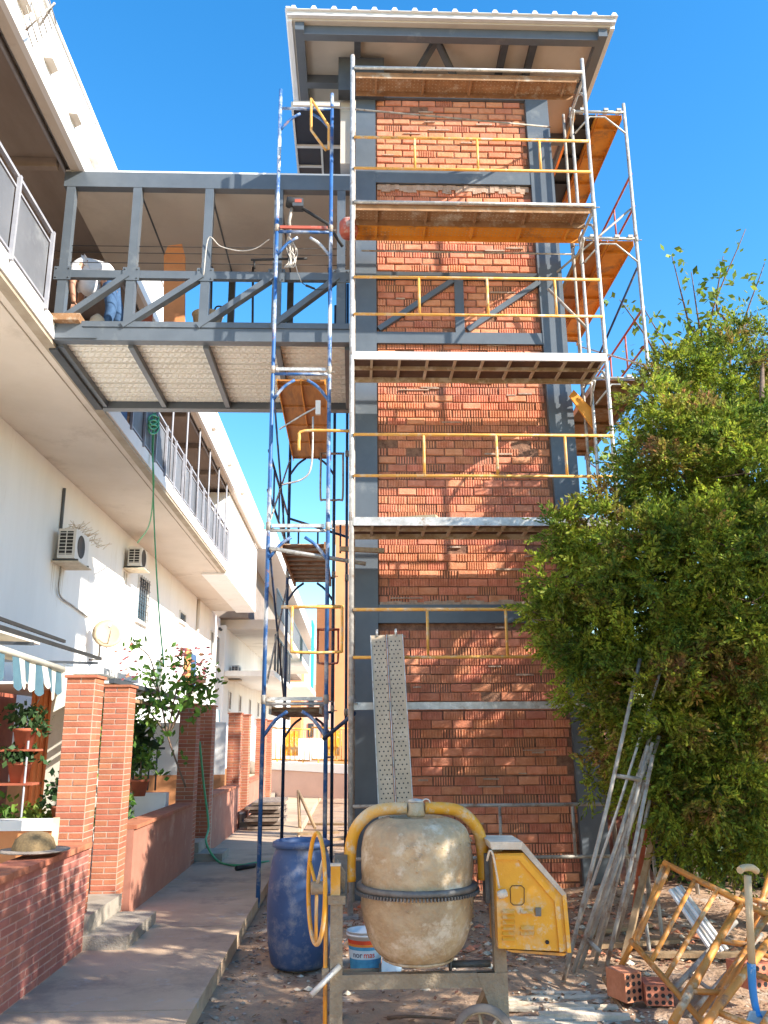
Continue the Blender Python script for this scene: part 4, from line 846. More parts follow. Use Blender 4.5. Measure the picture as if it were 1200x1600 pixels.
# ================================================================= THINGS IN THE YARD
br = thing('plastic_barrel', 'dusty blue plastic barrel standing by the scaffold', 'barrel', (-.41, 7.4, -.1))
bc = (-.415, 7.42, -.10)
part('body', MB().lathe([(0, 0), (.20, 0), (.225, .03), (.25, .16), (.262, .30), (.265, .45), (.258, .60), (.24, .74), (.222, .82), (.205, .86), (.213, .875), (.222, .88), (.222, .915), (.205, .925), (.19, .90), (.18, .55), (0, .5)], bc, 40), M['barrel'], br)
part('rim_band', MB().lathe([(.219, .872), (.232, .876), (.232, .912), (.219, .917)], bc, 40), M['barrel'], br)
bk = thing('paint_bucket', 'white paint bucket with a red and blue label behind the mixer drum', 'bucket', (.10, 6.95, -.1))
b0 = Vector((.098, 7.0, -.055)); R0, R1, BHh = .108, .137, .285
def br_(z): return R0+(R1-R0)*z/BHh
part('body', MB().lathe([(0, 0), (R0, 0), (R1, BHh), (R1+.006, BHh), (R1-.004, BHh+.002), (R0-.004, .02), (0, .02)], b0, 36), M['bucket'], bk)
part('rim', MB().lathe([(R1-.001, BHh-.03), (R1+.007, BHh-.028), (R1+.007, BHh-.018), (R1, BHh-.015)], b0, 36), M['bucket'], bk)
for z0, z1, mm in ((.205, .232, 'lblred'), (.188, .2045, 'lblorange'), (.165, .1875, 'lblblue'), (.105, .1645, 'lblpale'), (.02, .1045, 'lblblue')):
    part('label_band', MB().lathe([(br_(z0)+.0012, z0), (br_(z1)+.0012, z1)], b0, 36), M[mm], bk)
part('handle', MB().tube(bez([b0+Vector((-.13, -.02, .24)), b0+Vector((-.20, -.09, .16)), b0+Vector((-.16, -.10, .13))], 5), .004, 5), M['galv'], bk)
def letters(txt, zc, size, m_, ang0):
    cu = bpy.data.curves.new('lettering', 'FONT'); cu.body = txt; cu.size = size; cu.align_x = 'CENTER'; cu.extrude = .0004; cu.offset = .0006
    ob = bpy.data.objects.new('lettering', cu); C.objects.link(ob); bpy.context.view_layer.update(); dg = bpy.context.evaluated_depsgraph_get(); dg.update(); me = bpy.data.meshes.new_from_object(ob.evaluated_get(dg)); print('letters', txt, len(me.vertices))
    bpy.data.objects.remove(ob)
    for v in me.vertices:
        z = zc+v.co.y; r = br_(z)+.0022+v.co.z; a = ang0+v.co.x/r; p_ = b0+Vector((r*math.cos(a), r*math.sin(a), z))-Vector(base_of(bk)); v.co = p_
    me.materials.clear(); me.materials.append(m_); o = bpy.data.objects.new('lettering', me); C.objects.link(o); o.parent = bk
letters('nor', .118, .055, M['lblink'], -math.pi/2-.52); letters('mas', .118, .055, M['lblred'], -math.pi/2+.22)
solo('plastic_bag', MB().prism([(.20, 6.80, -.10), (.33, 6.78, -.10), (.36, 6.82, .02), (.30, 6.84, .09), (.22, 6.83, .08)], (0, .08, 0)), M['lblpale'], 'crumpled pale blue and pink bag beside the paint bucket', 'bag')

pl = thing('perforated_plank', 'long perforated steel scaffold plank leaning upright against the brick face', 'plank', (.5, 8.85, 0))
pa, pb = Vector((.465, 8.72, -.08)), Vector((.355, 9.10, 2.68)); dv = (pb-pa); L = dv.length; dn = dv.normalized(); sx = Vector((1, 0, 0)); sx = (sx-dn*sx.dot(dn)).normalized(); nrm = sx.cross(dn)
if nrm.y > 0: nrm = -nrm
W = .168
def lp(u, v, h=0): return pa+dn*v+sx*u+nrm*h
for (u0, u1) in ((-W, -.012), (.012, W)):
    part('face', MB().prism([lp(u0, 0), lp(u1, 0), lp(u1, L), lp(u0, L)], nrm*-.012), M['plankgrey'], pl)
for u in (-W-.004, -.004, W-.002): part('side_rail', MB().prism([lp(u, 0, .012), lp(u+.008, 0, .012), lp(u+.008, L, .012), lp(u, L, .012)], nrm*-.05), M['galv'], pl)
hl = MB()
for i, v in enumerate(np.arange(.06, L-.05, .045)):
    for k in range(3):
        for s_ in (-1, 1):
            u = s_*(.035+k*.044)+(.011 if i % 2 else -.011); c_ = [lp(u+.0085*math.cos(t), v+.0085*math.sin(t), .0014) for t in np.linspace(0, 2*math.pi, 7)[:-1]]
            hl.add(c_, [(0, 1, 2, 3, 4, 5)])
part('punched_holes', hl, M['dark'], pl, kind='stuff')
for u in (-.10, .10): part('hook', MB().tube([lp(u, L-.02), lp(u, L+.05), lp(u+.005, L+.06, -.02)], .013, 6), M['galv'], pl)

# bundle of leaning poles: each pole a thing
poles = [((880, 1535), -.06, (1000, 1030), 7.25, 'lightest leaning tube, leftmost of the bundle at the foot of the conifer'),
         ((885, 1500), -.06, (1038, 1030), 7.3, 'thin pale tube leaning just right of the leftmost, reaching highest into the conifer'),
         ((912, 1490), -.06, (1020, 1160), 7.2, 'third leaning grey tube from the left'),
         ((930, 1505), -.06, (1012, 1165), 7.1, 'fourth leaning tube, darkest of the bundle'),
         ((943, 1530), -.06, (1020, 1180), 7.05, 'tube standing nearest the camera at the right of the bundle'),
         ((905, 1515), -.06, (1030, 1150), 7.3, 'tube crossing behind the others in the leaning bundle'),
         ((960, 1480), -.06, (1015, 1250), 7.4, 'short thin tube leaning at the right of the bundle'),
         ((895, 1520), -.06, (1025, 1120), 7.35, 'grey tube squeezed between the first two of the leaning bundle'),
         ((925, 1495), -.06, (1005, 1190), 7.5, 'shorter tube in the middle of the leaning bundle, behind the fourth')]
for i, (a_, zz, b_, yb, lab) in enumerate(poles):
    p_ = at(a_[0], a_[1], Z=zz); q_ = at(b_[0], b_[1], Y=yb)
    solo('leaning_pole', MB().tube([p_, (p_+q_)/2+Vector((.01, 0, -.02)), q_], .016 if i != 1 else .012, 8), M['tubegrey'] if i != 1 else M['galv'], lab, 'pole', 'scaffold tubes leaning under the conifer')
for pts_, lab in (
                  ([at(962, 1212, Y=7.05), at(1000, 1218, Y=7.1)], 'uppermost short cross tube between the leaning grey tubes'), ([at(915, 1465, Y=7.0), at(938, 1488, Y=6.9)], 'bent cross piece low down between the leaning grey tubes')):
    solo('cross_tube', MB().tube(pts_, .018, 7), M['tubegrey'], lab, 'tube')
for a_, b_, yb, lab, m_ in (((975, 1500), (1020, 1310), 7.9, 'raw pale timber leaning beside the grey tubes', 'wood'), ((990, 1440), (1008, 1290), 8.1, 'dark red timber leaning behind the pale timber', 'terracotta')):
    p_ = at(a_[0], a_[1], Z=-.06); solo('leaning_timber', MB().beam(p_, at(b_[0], b_[1], Y=yb), .05, .03), M[m_], lab, 'timber')
for a_, b_, lab in (((1035, 1470), (1020, 1330), 'left one of two thin grey props in the shade of the conifer'), ((1015, 1490), (1000, 1370), 'right one of two thin grey props in the shade of the conifer')):
    p_ = at(a_[0], a_[1], Z=-.06); solo('grey_prop', MB().tube([p_, at(b_[0], b_[1], Y=p_.y+.4)], .018, 6), M['tubegrey'], lab, 'prop')
# pile of yellow guardrail frames
def frame(name, label, pts, rungs, r=.019, m=None, grp='yellow guardrail frames piled at the lower right'):
    m = m or M['orangeframe']; a, b, c, d = pts     # a-b one rail, d-c the other; rungs join them
    t = thing(name, label, 'guardrail frame', tuple((a+b+c+d)/4), grp)
    part('rail', MB().tube([a, b], r, 9), m, t); part('rail', MB().tube([d, c], r*.85, 9), m, t)
    for k in rungs: part('rung', MB().tube([a.lerp(b, k), d.lerp(c, k)], r*.72, 7), m, t)
    return t
G_ = lambda x, y, Y: at(x, y, Y=Y)
frame('guardrail_frame', 'orange yellow ladder-like frame propped uppermost on the pile, rungs facing the camera', (G_(1037, 1348, 6.5), G_(1215, 1438, 5.9), G_(1100, 1600, 5.35), G_(986, 1470, 6.1)), (.06, .30, .50, .72, .93), .022)
frame('guardrail_frame', 'yellow frame whose long rail runs down to the bottom edge beside the shovel', (G_(1170, 1385, 6.3), G_(1050, 1600, 5.25), G_(1105, 1600, 5.2), G_(1215, 1395, 6.2)), (.1, .45, .8), .024)
frame('guardrail_frame', 'yellow frame lying lowest of the pile, cut off by the right edge', (G_(1225, 1440, 5.9), G_(1095, 1610, 5.0), G_(1170, 1640, 4.9), G_(1280, 1460, 5.7)), (.15, .5, .85), .024)
frame('guardrail_frame', 'yellow frame standing steepest behind the shovel handle', (G_(1215, 1330, 6.3), G_(1160, 1500, 6.0), G_(1215, 1520, 5.9), G_(1260, 1350, 6.2)), (.1, .5, .9), .020)
frame('guardrail_frame', 'rusty grey frame buried in the yellow pile', (G_(1150, 1440, 6.5), G_(1040, 1560, 6.0), G_(1075, 1590, 5.8), G_(1190, 1460, 6.3)), (.2, .7), .018, M['tubegrey'])
solo('angled_timber', MB().tube([G_(945, 1528, 6.55), G_(975, 1585, 6.0), G_(995, 1625, 5.6)], .022, 4), M['wood'], 'timber lying on the dirt below the left corner of the yellow frames', 'timber')
solo('frame_strut', MB().tube([G_(1037, 1352, 6.5), G_(1005, 1440, 6.35), G_(960, 1530, 6.3)], .018, 8), M['orangeframe'], 'long orange tube sloping down to the left from the top of the frames', 'tube')
al = thing('aluminium_plank', 'worn silver plank sloping behind the yellow frames', 'plank', (2.5, 6.9, .3))
for k in range(4):
    o_ = k*.035; part('slat', MB().beam(G_(1047+k*5, 1390-k*2, 6.9), G_(1115+k*7, 1490-k*2, 6.6), .03, .02), M['roofmetal'] if k % 2 == 0 else M['galv'], al)
# shovel
sv = thing('shovel', 'shovel with a pale wooden T handle and a blue shaft stuck upright at the right', 'shovel', (2.25, 5.2, -.1))
part('handle', MB().tube([G_(1168, 1368, 5.2), G_(1175, 1510, 5.2)], .021, 10), M['lightwood'], sv)
part('grip', MB().tube(bez([G_(1156, 1360, 5.17), G_(1162, 1356, 5.2), G_(1175, 1356, 5.2), G_(1182, 1361, 5.23)], 4), .020, 9), M['lightwood'], sv)
part('socket', MB().tube(bez([G_(1174, 1505, 5.2), G_(1176, 1545, 5.2), G_(1181, 1575, 5.18), G_(1187, 1592, 5.12)], 4), .024, 10, taper=.018), M['lblblue'] if False else mat('blue_shovel', (.02, .20, .55), (.05, .25, .5), 6, .45, blotch=(.6, .62, .62), bl_scale=9, bl_cov=.4), sv)
part('blade', MB().prism([G_(1172, 1580, 5.15), G_(1205, 1580, 5.15), G_(1222, 1625, 5.0), G_(1215, 1680, 4.9), G_(1165, 1680, 4.9), G_(1155, 1625, 5.0)], (0, .012, 0)), M['galv'], sv)
# broken hollow bricks: block with round holes
def hollow_block(c, rz, lab, w=.24, h=.14, d=.12, nx=4, nz=3, sc=1):
    t = thing('hollow_brick', lab, 'brick', c, 'hollow bricks dropped on the ground'); b = Vector(c); R = Matrix.Rotation(rz, 3, 'Z')
    def P_(x, y, z): return tuple(b+R @ Vector((x, y, z)))
    m_ = MB(); m_.add([P_(*q) for q in ((-w/2, 0, 0), (w/2, 0, 0), (w/2, d, 0), (-w/2, d, 0), (-w/2, 0, h), (w/2, 0, h), (w/2, d, h), (-w/2, d, h))], [(0, 3, 2, 1), (4, 5, 6, 7), (1, 2, 6, 5), (2, 3, 7, 6), (3, 0, 4, 7), (0, 1, 5, 4)])
    part('body', m_, M['brick'], t)
    for i in range(nx):
        for k in range(nz):
            x = -w/2+w*(i+.5)/nx; z = h*(k+.5)/nz; r = min(w/nx, h/nz)*.36; v = [P_(x+r*math.cos(a), -.0015, z+r*math.sin(a)) for a in np.linspace(0, 2*math.pi, 7)[:-1]]
            part('hole', MB().add(v, [(0, 1, 2, 3, 4, 5)]), M['dark'], t)
hollow_block(tuple(G_(992, 1566, 6.05)), .35, 'hollow red brick on end, left of the group under the yellow frame', .13, .17, .2, 3, 4)
hollow_block(tuple(G_(1032, 1572, 6.0)), -.1, 'hollow red brick lying flat, right of the group under the yellow frame', .17, .12, .2, 4, 3)
hollow_block(tuple(G_(1192, 1545, 5.9)), .3, 'hollow brick half hidden behind the shovel at the right edge', .2, .14, .2, 4, 3)
solo('broken_brick', MB().prism([G_(1000, 1540, 6.3), G_(1040, 1545, 6.3), G_(1045, 1565, 6.3), G_(1010, 1560, 6.3)], (0, .12, 0)), M['brick'], 'broken brick lump leaning on the hollow bricks', 'brick')
# broken palm-like debris, ground rubble
wd = MB()
for k in range(16):
    x0, y0 = 1.0+random.uniform(-.1, .25), 5.7+k*.045+random.uniform(-.05, .05); L = random.uniform(.25, .62); a = random.uniform(-.12, .2)
    wd.prism([(x0, y0, -.085), (x0+L*math.cos(a), y0+L*math.sin(a), -.09), (x0+L*math.cos(a), y0+L*math.sin(a)+.03, -.08), (x0, y0+random.uniform(.02, .045), -.08)], (0, 0, random.uniform(.012, .035)))
solo('split_board', wd, M['debris'], 'splintered sunlit boards and slats on the dirt right of the mixer', 'boards', kind='stuff')
for k, (px, py, s) in enumerate(((870, 1440, .2), (760, 1500, .1), (740, 1440, .1))): pass
def rocks(n, xr, yr, sr, m_, name, nz=0.0, flat=.6):
    mb_ = MB(); 
    for _ in range(n):
        x = random.uniform(*xr); y = random.uniform(*yr); s = sr[0]+(sr[1]-sr[0])*random.random()**3; z = dz(x, y)+nz
        vs = []
        for a in ((1, 0, 0), (-1, 0, 0), (0, 1, 0), (0, -1, 0), (0, 0, flat), (0, 0, -flat), (.6, .6, .3*flat), (-.6, -.5, .4*flat)):
            vs.append((x+a[0]*s*random.uniform(.6, 1.2), y+a[1]*s*random.uniform(.6, 1.2), z+a[2]*s*random.uniform(.6, 1.1)+s*.15))
        mb_.add(vs, [(0, 6, 4), (6, 2, 4), (2, 1, 4), (1, 7, 4), (7, 3, 4), (3, 0, 4), (0, 2, 6), (0, 5, 2), (2, 5, 1), (1, 5, 3), (1, 3, 7), (3, 5, 0)])
    return mb_
def stuff_solo(name, mb_, m_, label, cat): o = solo(name, mb_, m_, label, cat); o['kind'] = 'stuff'; return o
stuff_solo('gravel', rocks(2600, (-.95, 4.5), (4.8, 9.6), (.004, .022), M['stone'], ''), M['stone'], 'small stones and gravel scattered over the dirt', 'gravel')
stuff_solo('brick_rubble', rocks(700, (-.3, 3.2), (7.2, 10.1), (.008, .06), M['brick'], ''), M['brick'], 'red brick rubble along the foot of the tower', 'rubble')
stuff_solo('pale_rubble', rocks(420, (-.6, 3.4), (6.6, 10.0), (.008, .05), M['debris'], ''), M['debris'], 'pale mortar and plaster lumps along the foot of the tower', 'rubble')
lf = MB()
for _ in range(6500):
    x = random.uniform(-.95, 5.0) if random.random() < .75 else random.uniform(.6, 3.5); y = random.uniform(5.0, 10.1)
    if y < 7 and random.random() < .75: continue
    z = dz(x, y)+.008; a = random.uniform(0, 6.28); s = random.uniform(.012, .035); b_ = random.uniform(-.5, .5)
    c_, s_ = math.cos(a)*s, math.sin(a)*s
    lf.add([(x-c_, y-s_, z), (x+s_*.4, y-c_*.4, z+abs(b_)*s*.6), (x+c_, y+s_, z+b_*s*.5+.006), (x-s_*.4, y+c_*.4, z+.004)], [(0, 1, 2, 3)])
stuff_solo('leaf_litter', lf, M['litter'], 'dry brown leaf litter on the dirt under the conifer and behind the mixer', 'leaf litter')
stuff_solo('cement_spill', rocks(160, (.95, 1.9), (5.7, 6.6), (.01, .04), M['debris'], ''), M['debris'], 'spilt pale cement crumbs right of the mixer', 'cement')
solo('fallen_branch', MB().tube(bez([(.22, 5.95, -.07), (.36, 5.9, -.05), (.6, 5.93, -.075), (.8, 5.88, -.08)], 6), .012, 6, taper=.004), M['bark'], 'thin dead branch on the dirt in front of the mixer frame', 'branch')
for i, (x, y, L, a) in enumerate(((1.9, 7.6, .8, .1), (2.3, 7.3, .9, -.15), (2.0, 8.1, .7, .3))):
    solo('ground_plank', MB().beam((x, y, -.04), (x+L*math.cos(a), y+L*math.sin(a), -.02), .10, .03), M['wood'],
         ['grey plank on the ground behind the hollow bricks, nearest of three', 'grey plank on the ground behind the yellow frame, rightmost of three', 'grey plank on the ground under the leaning tubes, farthest of three'][i], 'plank', 'planks lying behind the yellow frames')
kerb_bits = rocks(150, (-1.0, -.7), (5.5, 9.6), (.008, .035), M['stone'], '')
stuff_solo('kerb_rubble', kerb_bits, M['stone'], 'small stones along the edge of the path', 'stones')
solo('white_pebble_patch', MB().lathe([(0, .004), (.02, .004), (.03, 0)], (-1.95, 7.95, .002), 7), M['debris'], 'small white paint spot on the path by the steps', 'spot')

# hose
hz = [at(240, 645, X=-3.80), at(238, 700, X=-3.80), at(240, 760, X=-3.75), at(233, 820, X=-4.2), at(215, 848, X=-5.0)]
solo('green_hose', MB().tube(bez(hz, 8), .015, 7), M['hose'], 'green hose hanging from the gallery to the second air conditioner', 'hose')
hz = [at(243, 645, X=-3.78), at(239, 710, X=-3.78), at(241, 820, X=-3.7), at(248, 950, X=-3.3), at(256, 1040, X=-2.9)]
solo('green_hose', MB().tube(bez(hz, 8), .013, 7), M['hose'], 'long green hose hanging straight from the gallery past the satellite dish', 'hose')
solo('tied_hose', MB().tube([at(240+8*math.cos(t), 652+9*math.sin(t)+t*1.2, X=-3.76+.02*math.sin(t*3)) for t in np.linspace(0, 18, 60)], .018, 6), M['hose'], 'knot of green hose tied to the gallery railing', 'hose')
hz = [Vector((-2.24, 13.05, 1.6)), Vector((-2.16, 13.1, 1.0)), Vector((-2.05, 13.0, .45)), at(322, 1316, Y=12.6), at(340, 1345, Z=.03), at(370, 1352, Z=.02), at(400, 1348, Z=.02), at(420, 1346, Z=.0)]
solo('green_hose', MB().tube(bez(hz, 8), .016, 7), M['hose'], 'green hose running down the pillar and across the path to the scaffold', 'hose')
solo('black_pipe', MB().tube([at(369, 1357, Z=.03), at(398, 1352, Z=.03)], .03, 7), M['black'], 'short black pipe lying on the path by the scaffold foot', 'pipe')

# ================================================================= THINGS ON THE LEFT WALL
def ac_unit(y0, z0, lab, L=.8, x0=WX+.10, dpt=.32, H=.56):
    t = thing('air_conditioner', lab, 'air conditioner', (x0+dpt/2, y0+L/2, z0), 'air conditioners on the white wall')
    part('casing', bx(x0, x0+dpt, y0, y0+L, z0, z0+H), M['acwhite'], t)
    part('fan_opening', MB().lathe([(0, 0), (.20, 0), (.215, .006), (.22, 0)], (x0+dpt+.002, y0+L*.42, z0+H*.5), 24, (1, 0, 0)), M['black'], t)
    g_ = part('side_grille', bx(x0+.03, x0+dpt-.05, y0-.004, y0-.001, z0+.07, z0+H-.05), M['black'], t)
    for k in range(7): part('grille_slat', bx(x0+.02, x0+dpt-.04, y0-.012, y0-.005, z0+.08+k*.065, z0+.092+k*.065), M['acwhite'], g_)
    part('grille_slat', bx(x0+dpt*.45, x0+dpt*.5, y0-.013, y0-.005, z0+.07, z0+H-.05), M['acwhite'], g_)
    part('bracket', MB().box(WX+.01, x0+dpt+.05, y0+.05, y0+.09, z0-.05, z0-.003), M['steeldark'], t); part('bracket', bx(WX+.01, x0+dpt+.05, y0+L-.1, y0+L-.06, z0-.05, z0-.003), M['steeldark'], t)
    part('tray', bx(WX+.01, x0+dpt+.08, y0-.02, y0+L+.02, z0-.07, z0-.051), M['debris'], t); return t
ac_unit(15.62, 4.88, 'larger grey white air conditioner nearest the camera on the white wall')
ac_unit(20.5, 5.72, 'small air conditioner tucked high under the gallery where a green hose ends', L=.6, H=.45)
ac_unit(37.4, 4.2, 'air conditioner on the far wall beside the dark windows', x0=-5.22)
solo('wall_cable', MB().tube([(WX+.03, 15.9, 6.3), (WX+.03, 15.9, 5.5)], .03, 6), M['steel'], 'grey pipe running up the wall from the nearest air conditioner', 'pipe')
solo('wall_cable', MB().tube(bez([(WX+.06, 16.0, 4.8), (WX+.04, 16.1, 4.3), (WX+.03, 17.0, 4.2), (WX+.03, 18.0, 4.12)], 5), .016, 5), M['tubegrey'], 'thin cable sloping down the wall below the nearest air conditioner', 'cable')
dt = MB()
for _ in range(60):
    y = random.uniform(15.6, 17.6); dt.tube([(WX+.15+random.uniform(0, .25), y, 5.46+random.uniform(0, .05)), (WX+.15+random.uniform(0, .4), y+random.uniform(-.1, .3), 5.5+random.uniform(0, .18))], .005, 3)
stuff_solo('dry_twigs', dt, M['debris'], 'dry twigs and bird nest litter on top of the nearest air conditioner', 'twigs')
sd = thing('satellite_dish', 'cream satellite dish standing on the white wall above the pergola', 'dish', (-5.2, 17.6, 3.4))
dc = at(168, 992, X=-5.15); ax = Vector((.35, -1.0, .32)).normalized()
part('reflector', MB().lathe([(0, 0), (.11, .009), (.22, .036), (.31, .074), (.314, .078), (.22, .046), (.11, .019), (0, .009)], dc, 32, -ax if False else ax), M['dish'], sd)
part('feed_arm', MB().tube([dc+Vector((.0, 0, -.28)), dc+ax*.22+Vector((0.02, 0, -.17)), dc+ax*.34+Vector((.05, 0, .0))], .012, 6), M['tubegrey'], sd)
part('feed_horn', MB().tube([dc+ax*.40, dc+ax*.50], .03, 8), M['acwhite'], sd)
part('mast', MB().tube([dc-ax*.05+Vector((0, 0, 0)), dc+Vector((-.2, .2, -.1)), dc+Vector((-.2, .2, -.5)), (WX, dc.y+.2, dc.z-.5)], .022, 7), M['tubegrey'], sd)
# black pergola frame
pg = thing('pergola_frame', 'thin black metal pergola frame over the first garden', 'pergola', (-4.2, 8.5, 2.55))
part('front_beam', MB().beam((-3.0, 4.5, 2.545), (-3.0, 10.4, 2.56), .03, .035), M['black'], pg); part('second_beam', MB().beam((-2.97, 4.5, 2.62), (-2.98, 9.0, 2.61), .025, .03), M['black'], pg)
for y in (6.2, 8.2, 10.3): part('cross_bar', MB().beam((-5.5, y, 2.58), (-3.0, y, 2.50), .025, .03), M['steeldark'], pg)
part('roof_sheet', bx(-5.5, -3.3, 5.0, 9.2, 2.60, 2.62), M['soffit'], pg)
# striped awning
aw = thing('striped_awning', 'torn cream and blue striped awning valance at the left edge', 'awning', (-3.0, 7.5, 2.2))
part('front_bar', MB().tube([(-3.04, 5.2, 2.44), (-3.0, 9.08, 2.33)], .035, 8), M['awnwhite'], aw)
part('canopy', MB().prism([(-3.05, 5.2, 2.44), (-3.0, 9.05, 2.34), (-4.3, 9.05, 2.55), (-4.3, 5.2, 2.6)], (0, 0, .006)), M['awnwhite'], aw)
for i in range(26):
    y0 = 5.2+i*.148; y1 = y0+.148; z0 = 2.42-.0287*(y0-5.2); m_ = MB(); nseg = 5; vs = []; 
    for k in range(nseg+1):
        y = y0+(y1-y0)*k/nseg; hh = .235+.03*math.sin(math.pi*(k/nseg))+(.05*math.sin(i*1.9)); dx_ = .03*math.sin(y*9)
        vs += [(-3.0+dx_*.2, y, z0), (-2.97+dx_, y, z0-hh)]
    m_.add(vs, [(2*k, 2*k+2, 2*k+3, 2*k+1) for k in range(nseg)])
    if i == 16: continue
    part('valance_stripe', m_, M['awnblue'] if i % 2 else M['awnwhite'], aw, smooth=True)
part('side_flap', MB().add([(-3.0, 9.07, 2.33), (-2.9, 9.12, 2.3), (-2.92, 9.1, 1.98), (-3.06, 9.08, 1.9)], [(0, 1, 2, 3)]), M['awnwhite'], aw)
a2 = thing('striped_awning', 'farther cream striped awning between the middle brick pillars', 'awning', (-2.9, 15, 2.2))
part('canopy', MB().prism([(-2.7, 13.9, 2.22), (-2.7, 17.9, 2.18), (-4.6, 17.9, 2.75), (-4.6, 13.9, 2.80)], (0, 0, .01)), M['awnwhite'], a2)
for i in range(20): part('valance_stripe', MB().add([(-2.70, 13.9+i*.2, 2.22), (-2.70, 14.1+i*.2, 2.22), (-2.68, 14.1+i*.2, 1.98), (-2.68, 13.9+i*.2, 1.98)], [(0, 1, 2, 3)]), M['awnblue'] if i % 3 == 1 else M['awnwhite'], a2)
rf_ = thing('lean_to_roof', 'low dark roof edge with a white fascia behind the second pillar', 'roof', (-3.2, 11.5, 2.2))
part('beam', MB().beam((-2.55, 9.3, 2.23), (-2.5, 12.6, 2.20), .06, .05), M['steeldark'], rf_); part('beam', MB().beam((-2.6, 9.3, 2.08), (-2.55, 12.3, 2.05), .05, .04), M['wood'], rf_)
part('sheet', bx(-4.6, -2.62, 9.9, 12.7, 2.24, 2.27), M['acwhite'], rf_)
bxs = thing('garden_store', 'yellowish cream box shelter behind the nearest pillars', 'shelter', (-3.6, 12, 0))
part('wall', bx(-3.7, -3.2, 10.9, 12.6, .12, 2.42), M['awnwhite'], bxs); part('roof', bx(-3.8, -3.1, 10.8, 12.7, 2.421, 2.5), M['acwhite'], bxs)
cu_ = MB()
for k in range(8): cu_.lathe([(.035, .12), (.035, 2.25)], (-4.02+k*.05, 11.2+.03*math.sin(k*2), 0), 8)
solo('orange_curtain', cu_, M['orangecloth'], 'pleated orange curtain hanging under the striped awning', 'curtain', kind=None)
for y0, y1, lab in ((2.6, 7.45, 'first'), (9.05, 12.2, 'second')): pass
pw = thing('planter_wall', 'white topped terracotta planter wall behind the straw hat', 'planter', (-2.9, 8.3, 0))
part('wall', bx(-4.4, -2.68, 8.24, 8.40, .1, .84), M['orangecloth'], pw); part('coping', bx(-4.42, -2.66, 8.22, 8.42, .841, .93), M['white'], pw)
pw = thing('planter_wall', 'white planter wall behind the smooth pink wall', 'planter', (-2.6, 11.5, 0))
part('wall', bx(-4.2, -2.45, 11.9, 12.1, .1, .95), M['white'], pw); part('side', bx(-2.62, -2.45, 9.3, 11.899, .1, .70), M['white'], pw)
for x0, y, lab in ((-4.6, 16.8, 'cream garden wall with a door between the third pillars'), (-4.4, 20.5, 'white garden partition behind the farthest pillars')):
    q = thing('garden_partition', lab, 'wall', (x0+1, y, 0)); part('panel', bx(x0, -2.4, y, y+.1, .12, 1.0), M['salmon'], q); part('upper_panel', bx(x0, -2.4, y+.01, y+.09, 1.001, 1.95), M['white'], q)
    part('upright', bx(-3.1, -3.05, y-.02, y-.001, .12, 1.95), M['steeldark'], q)
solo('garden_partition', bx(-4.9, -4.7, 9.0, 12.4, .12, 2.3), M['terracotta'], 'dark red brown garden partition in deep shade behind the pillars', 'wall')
# straw hat on the wall
ht = thing('straw_hat', 'domed straw hat with a pale brim lying on the low brick wall', 'hat', (-2.27, 6.6, .82))
part('crown', MB().lathe([(.15, .02), (.148, .06), (.13, .11), (.09, .145), (.04, .16), (0, .163)], (-2.28, 6.62, .825), 28), M['straw'], ht)
part('brim', MB().lathe([(.15, .03), (.20, .022), (.245, .03), (.25, .038), (.20, .034), (.15, .04)], (-2.28, 6.62, .825), 32), M['strawbrim'], ht)
solo('tool_handles', MB().beam((-2.30, 7.12, .82), (-2.34, 7.25, 1.02), .05, .03), M['lightwood'], 'short wooden slat leaning beside the hat', 'slat')

# ================================================================= PLANTS
def leaves(n, pts, size, spread, aspect=.45, droop=0.0, rs=1, out=None):
    r = np.random.default_rng(rs); V = []; Fc = []
    P_ = np.array(pts); idx = r.integers(0, len(P_), n); c = P_[idx]+r.normal(0, 1, (n, 3))*spread
    d = r.normal(0, 1, (n, 3)); 
    if out is not None: d = d*.8+out[idx]*1.0
    d[:, 2] -= droop; d /= np.linalg.norm(d, axis=1)[:, None]; u = np.cross(d, r.normal(0, 1, (n, 3))); u /= np.linalg.norm(u, axis=1)[:, None]+1e-9
    s = size*(.6+.8*r.random(n))[:, None]
    v = np.stack([c, c+d*s*.5+u*s*aspect*.5, c+d*s, c+d*s*.5-u*s*aspect*.5], 1).reshape(-1, 3)
    return v, np.arange(n*4).reshape(-1, 4)
def mesh_np(name, v, f, m, base):
    me = bpy.data.meshes.new(name); v = np.asarray(v)-np.array(base); n, k = f.shape
    me.vertices.add(len(v)); me.vertices.foreach_set('co', v.astype(np.float32).ravel()); me.loops.add(n*k); me.loops.foreach_set('vertex_index', f.ravel().astype(np.int32))
    me.polygons.add(n); me.polygons.foreach_set('loop_start', (np.arange(n)*k).astype(np.int32)); me.materials.append(m); me.update(calc_edges=True); return me
def np_part(name, v, f, m, parent):
    top = parent
    while top.parent: top = top.parent
    o = bpy.data.objects.new(name, mesh_np(name, v, f, m, base_of(top))); C.objects.link(o); o.parent = parent; return o

